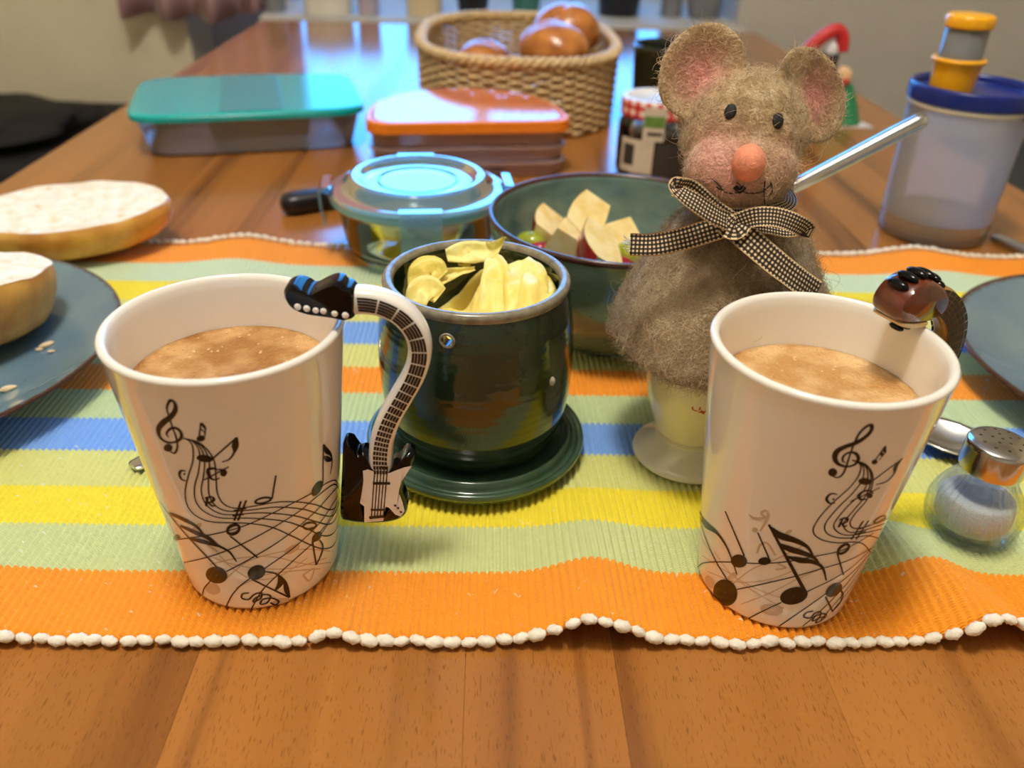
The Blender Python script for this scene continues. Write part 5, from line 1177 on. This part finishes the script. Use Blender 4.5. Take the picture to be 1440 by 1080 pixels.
tb_ = loft('tab', [[(r_*math.cos(R(a)), r_*math.sin(R(a)), z) for r_, z in ((.0448, .098), (.0475, .098), (.0480, .108), (.0470, .1145), (.0448, .1145))] for a in (-62, -55, -45, -35, -28)], 'blue_lid', bl)
cx_ = -.0195
ycb = turned('spout_cup', [(.0145, .1100), (.0150, .1120), (.0166, .1300), (.0184, .1308), (.0186, .1330), (.0172, .1338), (.0150, .1338), (.0150, .1325), (0., .1320)], 'yellow_cap', mb, 48, sm=2); ycb.location = (cx_, -.004, 0)
cm = turned('spout_tube', [(.0150, .1330), (.0148, .1345), (.0146, .1540), (.0138, .1545), (.0138, .1340)], 'cap_clear', mb, 48, sm=0); cm.location = (cx_, -.004, 0)
yt = turned('spout_top', [(.0120, .1535), (.0158, .1538), (.0166, .1555), (.0166, .1600), (.0152, .1622), (.0100, .1630), (0., .1630)], 'yellow_cap', mb, 48, sm=2, fn=lambda r, z, a: (r*(1+.02*math.cos(14*a)*(.154 < z < .161)), z)); yt.location = (cx_, -.004, 0)
# ------------------------------------------------------------------ small painted figure on a card
mat('figure_red', srgb(196, 40, 40), .5, .1, 60); mat('figure_green', srgb(34, 128, 84), .6, .1, 60); mat('figure_dark', srgb(16, 20, 34), .5, .1, 60); mat('figure_peach', srgb(228, 186, 140), .6, .08, 60); mat('figure_white', srgb(226, 224, 224), .6, .04, 60)
cdv = [atz(1075, 184, 0), atz(1238, 184, 0)]
FX, FYy = .345, .990
fgr = thing('ornament', 'small painted ornament with bent red hat, black and green body on white card', 'ornament', (FX, FYy, .0002), R(4))
loft('card', [[(-.075, -.022, z), (.062, -.022, z), (.052, .030, z), (-.070, .030, z)] for z in (0., .0012)], 'figure_white', fgr, smooth=False)
for k in range(5): box('card_mark', (.004+.0085*k, -.013, .0012), (.010+.0085*k, -.007, .0015), 'figure_red', fgr)
turned('coat', [(0., .0014), (.026, .0014), (.0255, .004), (.021, .018), (.014, .034), (.008, .044), (0., .046)], 'figure_green', fgr, 32, sm=2).location = (.028, .006, 0)
ellip('face', (.022, .002, .052), (.011, .010, .011), 'figure_peach', fgr, 24, 16); ellip('mouth', (.0215, -.0075, .0475), (.0060, .003, .0035), 'figure_red', fgr, 16, 10)
loft('body', [superel(.013, .009, 3, 20, 0, .004, .0014), superel(.014, .010, 3, 20, 0, .004, .03), superel(.010, .008, 3, 20, .003, .004, .076)], 'figure_dark', fgr)
tube('hat', catmull([np.array((-.034, .006, .066)), np.array((-.022, .006, .080)), np.array((-.008, .006, .094)), np.array((.006, .006, .100)), np.array((.014, .006, .092)), np.array((.016, .006, .078))], 6), [.0075]*31, 'figure_red', fgr, 16)
ellip('hat_band', (-.034, .004, .064), (.011, .009, .009), 'figure_peach', fgr, 20, 14); ellip('bobble', (.004, .002, .078), (.006, .005, .010), 'figure_white', fgr, 20, 14)
ellip('leg', (-.034, .004, .0325), (.010, .009, .031), 'figure_dark', fgr, 20, 14)
# ------------------------------------------------------------------ benches, jacket, curtain
bn = thing('bench', 'long bench with black fabric cushion against the cream wall', 'bench', rf(-1.20, 1.68, FZ), PSI)
box('cushion', (-.47, -.27, .44), (.49, .255, .53), 'black_fabric', bn, .02, 3, smooth=True); box('base', (-.47, -.24, 0), (.49, .255, .4385), 'jacket_black', bn, .004)
bn2 = thing('bench', 'low dark grey upholstered bench against the grey wall', 'bench', rf(1.26, 1.49, FZ), PSI)
box('cushion', (-.42, -.24, .44), (.40, .235, .55), 'slate_fabric', bn2, .02, 3, smooth=True); box('base', (-.42, -.22, 0), (.40, .235, .4385), 'jacket_black', bn2, .004)
jk = ellip('jacket', (0, 0, 0), (.26, .20, .030), 'jacket_black', None, 48, 28, lambda d: (1+.22*nz(d.x*2.2+4, d.y*2.2, d.z*2.2)+.06*nz(d.x*7, d.y*7, d.z*7))*(1 if d.z > -.2 else .9)); jk.location = rf(-1.05, 1.62, FZ+.558); jk.rotation_euler.z = .3
tag(jk, 'crumpled black jacket lying on the black bench', 'jacket')
cu = thing('curtain', 'pleated dusty pink curtain hanging beside the window', 'curtain', rf(-.575, 1.885, 0), PSI)
V, F = [], []; nX, nZ = 120, 14
for j in range(nZ+1):
    for i in range(nX+1):
        t = i/nX; a = -.19+.37*t; z = -.045+.065*sst(.45, 1., t)**1.3*.9+.012*(1-t)+ (1.32)*j/nZ*1.0-.004*math.cos(2*math.pi*4*t)
        V.append((a, -.030*math.cos(2*math.pi*4*t)*(.8+.3*nz(t*4, 0))+.01*t, z))
for j in range(nZ):
    for i in range(nX): p = j*(nX+1)+i; F.append((p, p+1, p+nX+2, p+nX+1))
co_ = mesh('fabric', V, F, 'curtain_pink', cu); so = co_.modifiers.new('thick', 'SOLIDIFY'); so.thickness = .002
rd = tube('rod', [(-.20, .0, 1.285), (0, 0, 1.285), (1.06, 0, 1.285)], .008, 'lamp_metal', cu, 12)
# ------------------------------------------------------------------ things on the stone sill
def sill_thing(name, label, cat, px_, b, prof, m, seg=40, parts=()):
    lo_, hi_ = -1., 1.
    d = ray(px_, 10); t = b/ (d[1]*math.cos(PSI)-d[0]*math.sin(PSI)); p = CO+d*t
    o = thing(name, label, cat, (p[0], p[1], .0042), 0., 'things on the stone sill'); turned('body', prof, m, o, seg, sm=2)
    for nm, pf, mm in parts: turned(nm, pf, mm, o, seg, sm=2)
    return o
mat('sill_white', srgb(226, 222, 210), .3, .05, 30); mat('sill_lavender', srgb(176, 164, 178), .4, .05, 30); mat('sill_cream', srgb(214, 196, 158), .4, .08, 30); mat('sill_black', srgb(20, 20, 26), .3, .1, 30); mat('sill_teal', srgb(58, 112, 102), .3, .1, 30); mat('sill_grey', srgb(120, 122, 126), .35, .1, 30); mat('leaf_green', srgb(70, 110, 50), .5, .2, 40); mat('soil', srgb(50, 38, 30), .9, .3, 80)
pot_ = lambda r0, r1, h: [(0., .001), (r0*.9, 0.), (r0, .003), (r1, h*.9), (r1*1.05, h*.92), (r1*1.05, h), (r1*.93, h), (r1*.9, h*.9), (0., h*.88)]
sill_thing('canister', 'white lidded canister on the stone sill next to the curtain', 'canister', 462, 1.735, pot_(.046, .048, .055), 'sill_white', parts=(('lid', [(.050, .0562), (.051, .059), (.046, .066), (.010, .070), (.010, .077), (0., .079)], 'sill_white'),))
sill_thing('candle_glass', 'small dark glass on the stone sill under the curtain edge', 'glass', 388, 1.735, pot_(.018, .020, .06), 'sill_grey')
sill_thing('tumbler', 'lavender tumbler between the two canisters', 'tumbler', 518, 1.730, pot_(.020, .024, .07), 'sill_lavender')
sill_thing('canister', 'cream lidded canister beside the lavender tumbler', 'canister', 597, 1.735, pot_(.034, .036, .055), 'sill_cream', parts=(('lid', [(.037, .0562), (.038, .059), (.033, .065), (.008, .069), (0., .077)], 'sill_white'),))
sill_thing('flower_pot', 'round black pot on the stone sill behind the basket', 'pot', 665, 1.755, pot_(.028, .034, .06), 'sill_black')
sill_thing('flower_pot', 'small teal pot on the stone sill behind the rolls', 'pot', 740, 1.78, pot_(.026, .030, .055), 'sill_teal')
sill_thing('flower_pot', 'wide black pot on the stone sill beside the slim grey bottle', 'pot', 870, 1.81, pot_(.040, .046, .07), 'sill_black')
sill_thing('bottle', 'slim grey bottle beside the wide black plant pot', 'bottle', 944, 1.81, [(0., .001), (.019, 0.), (.021, .003), (.021, .10), (.016, .125), (.009, .14), (.009, .165), (.0105, .166), (.0105, .175), (0., .175)], 'sill_grey')
sill_thing('vase', 'grey round vase on the stone sill by the grey wall', 'vase', 990, 1.80, [(0., .001), (.024, 0.), (.030, .006), (.036, .035), (.033, .065), (.020, .09), (.018, .105), (.022, .115), (.019, .115), (.016, .10), (.028, .05), (0., .01)], 'sill_grey')
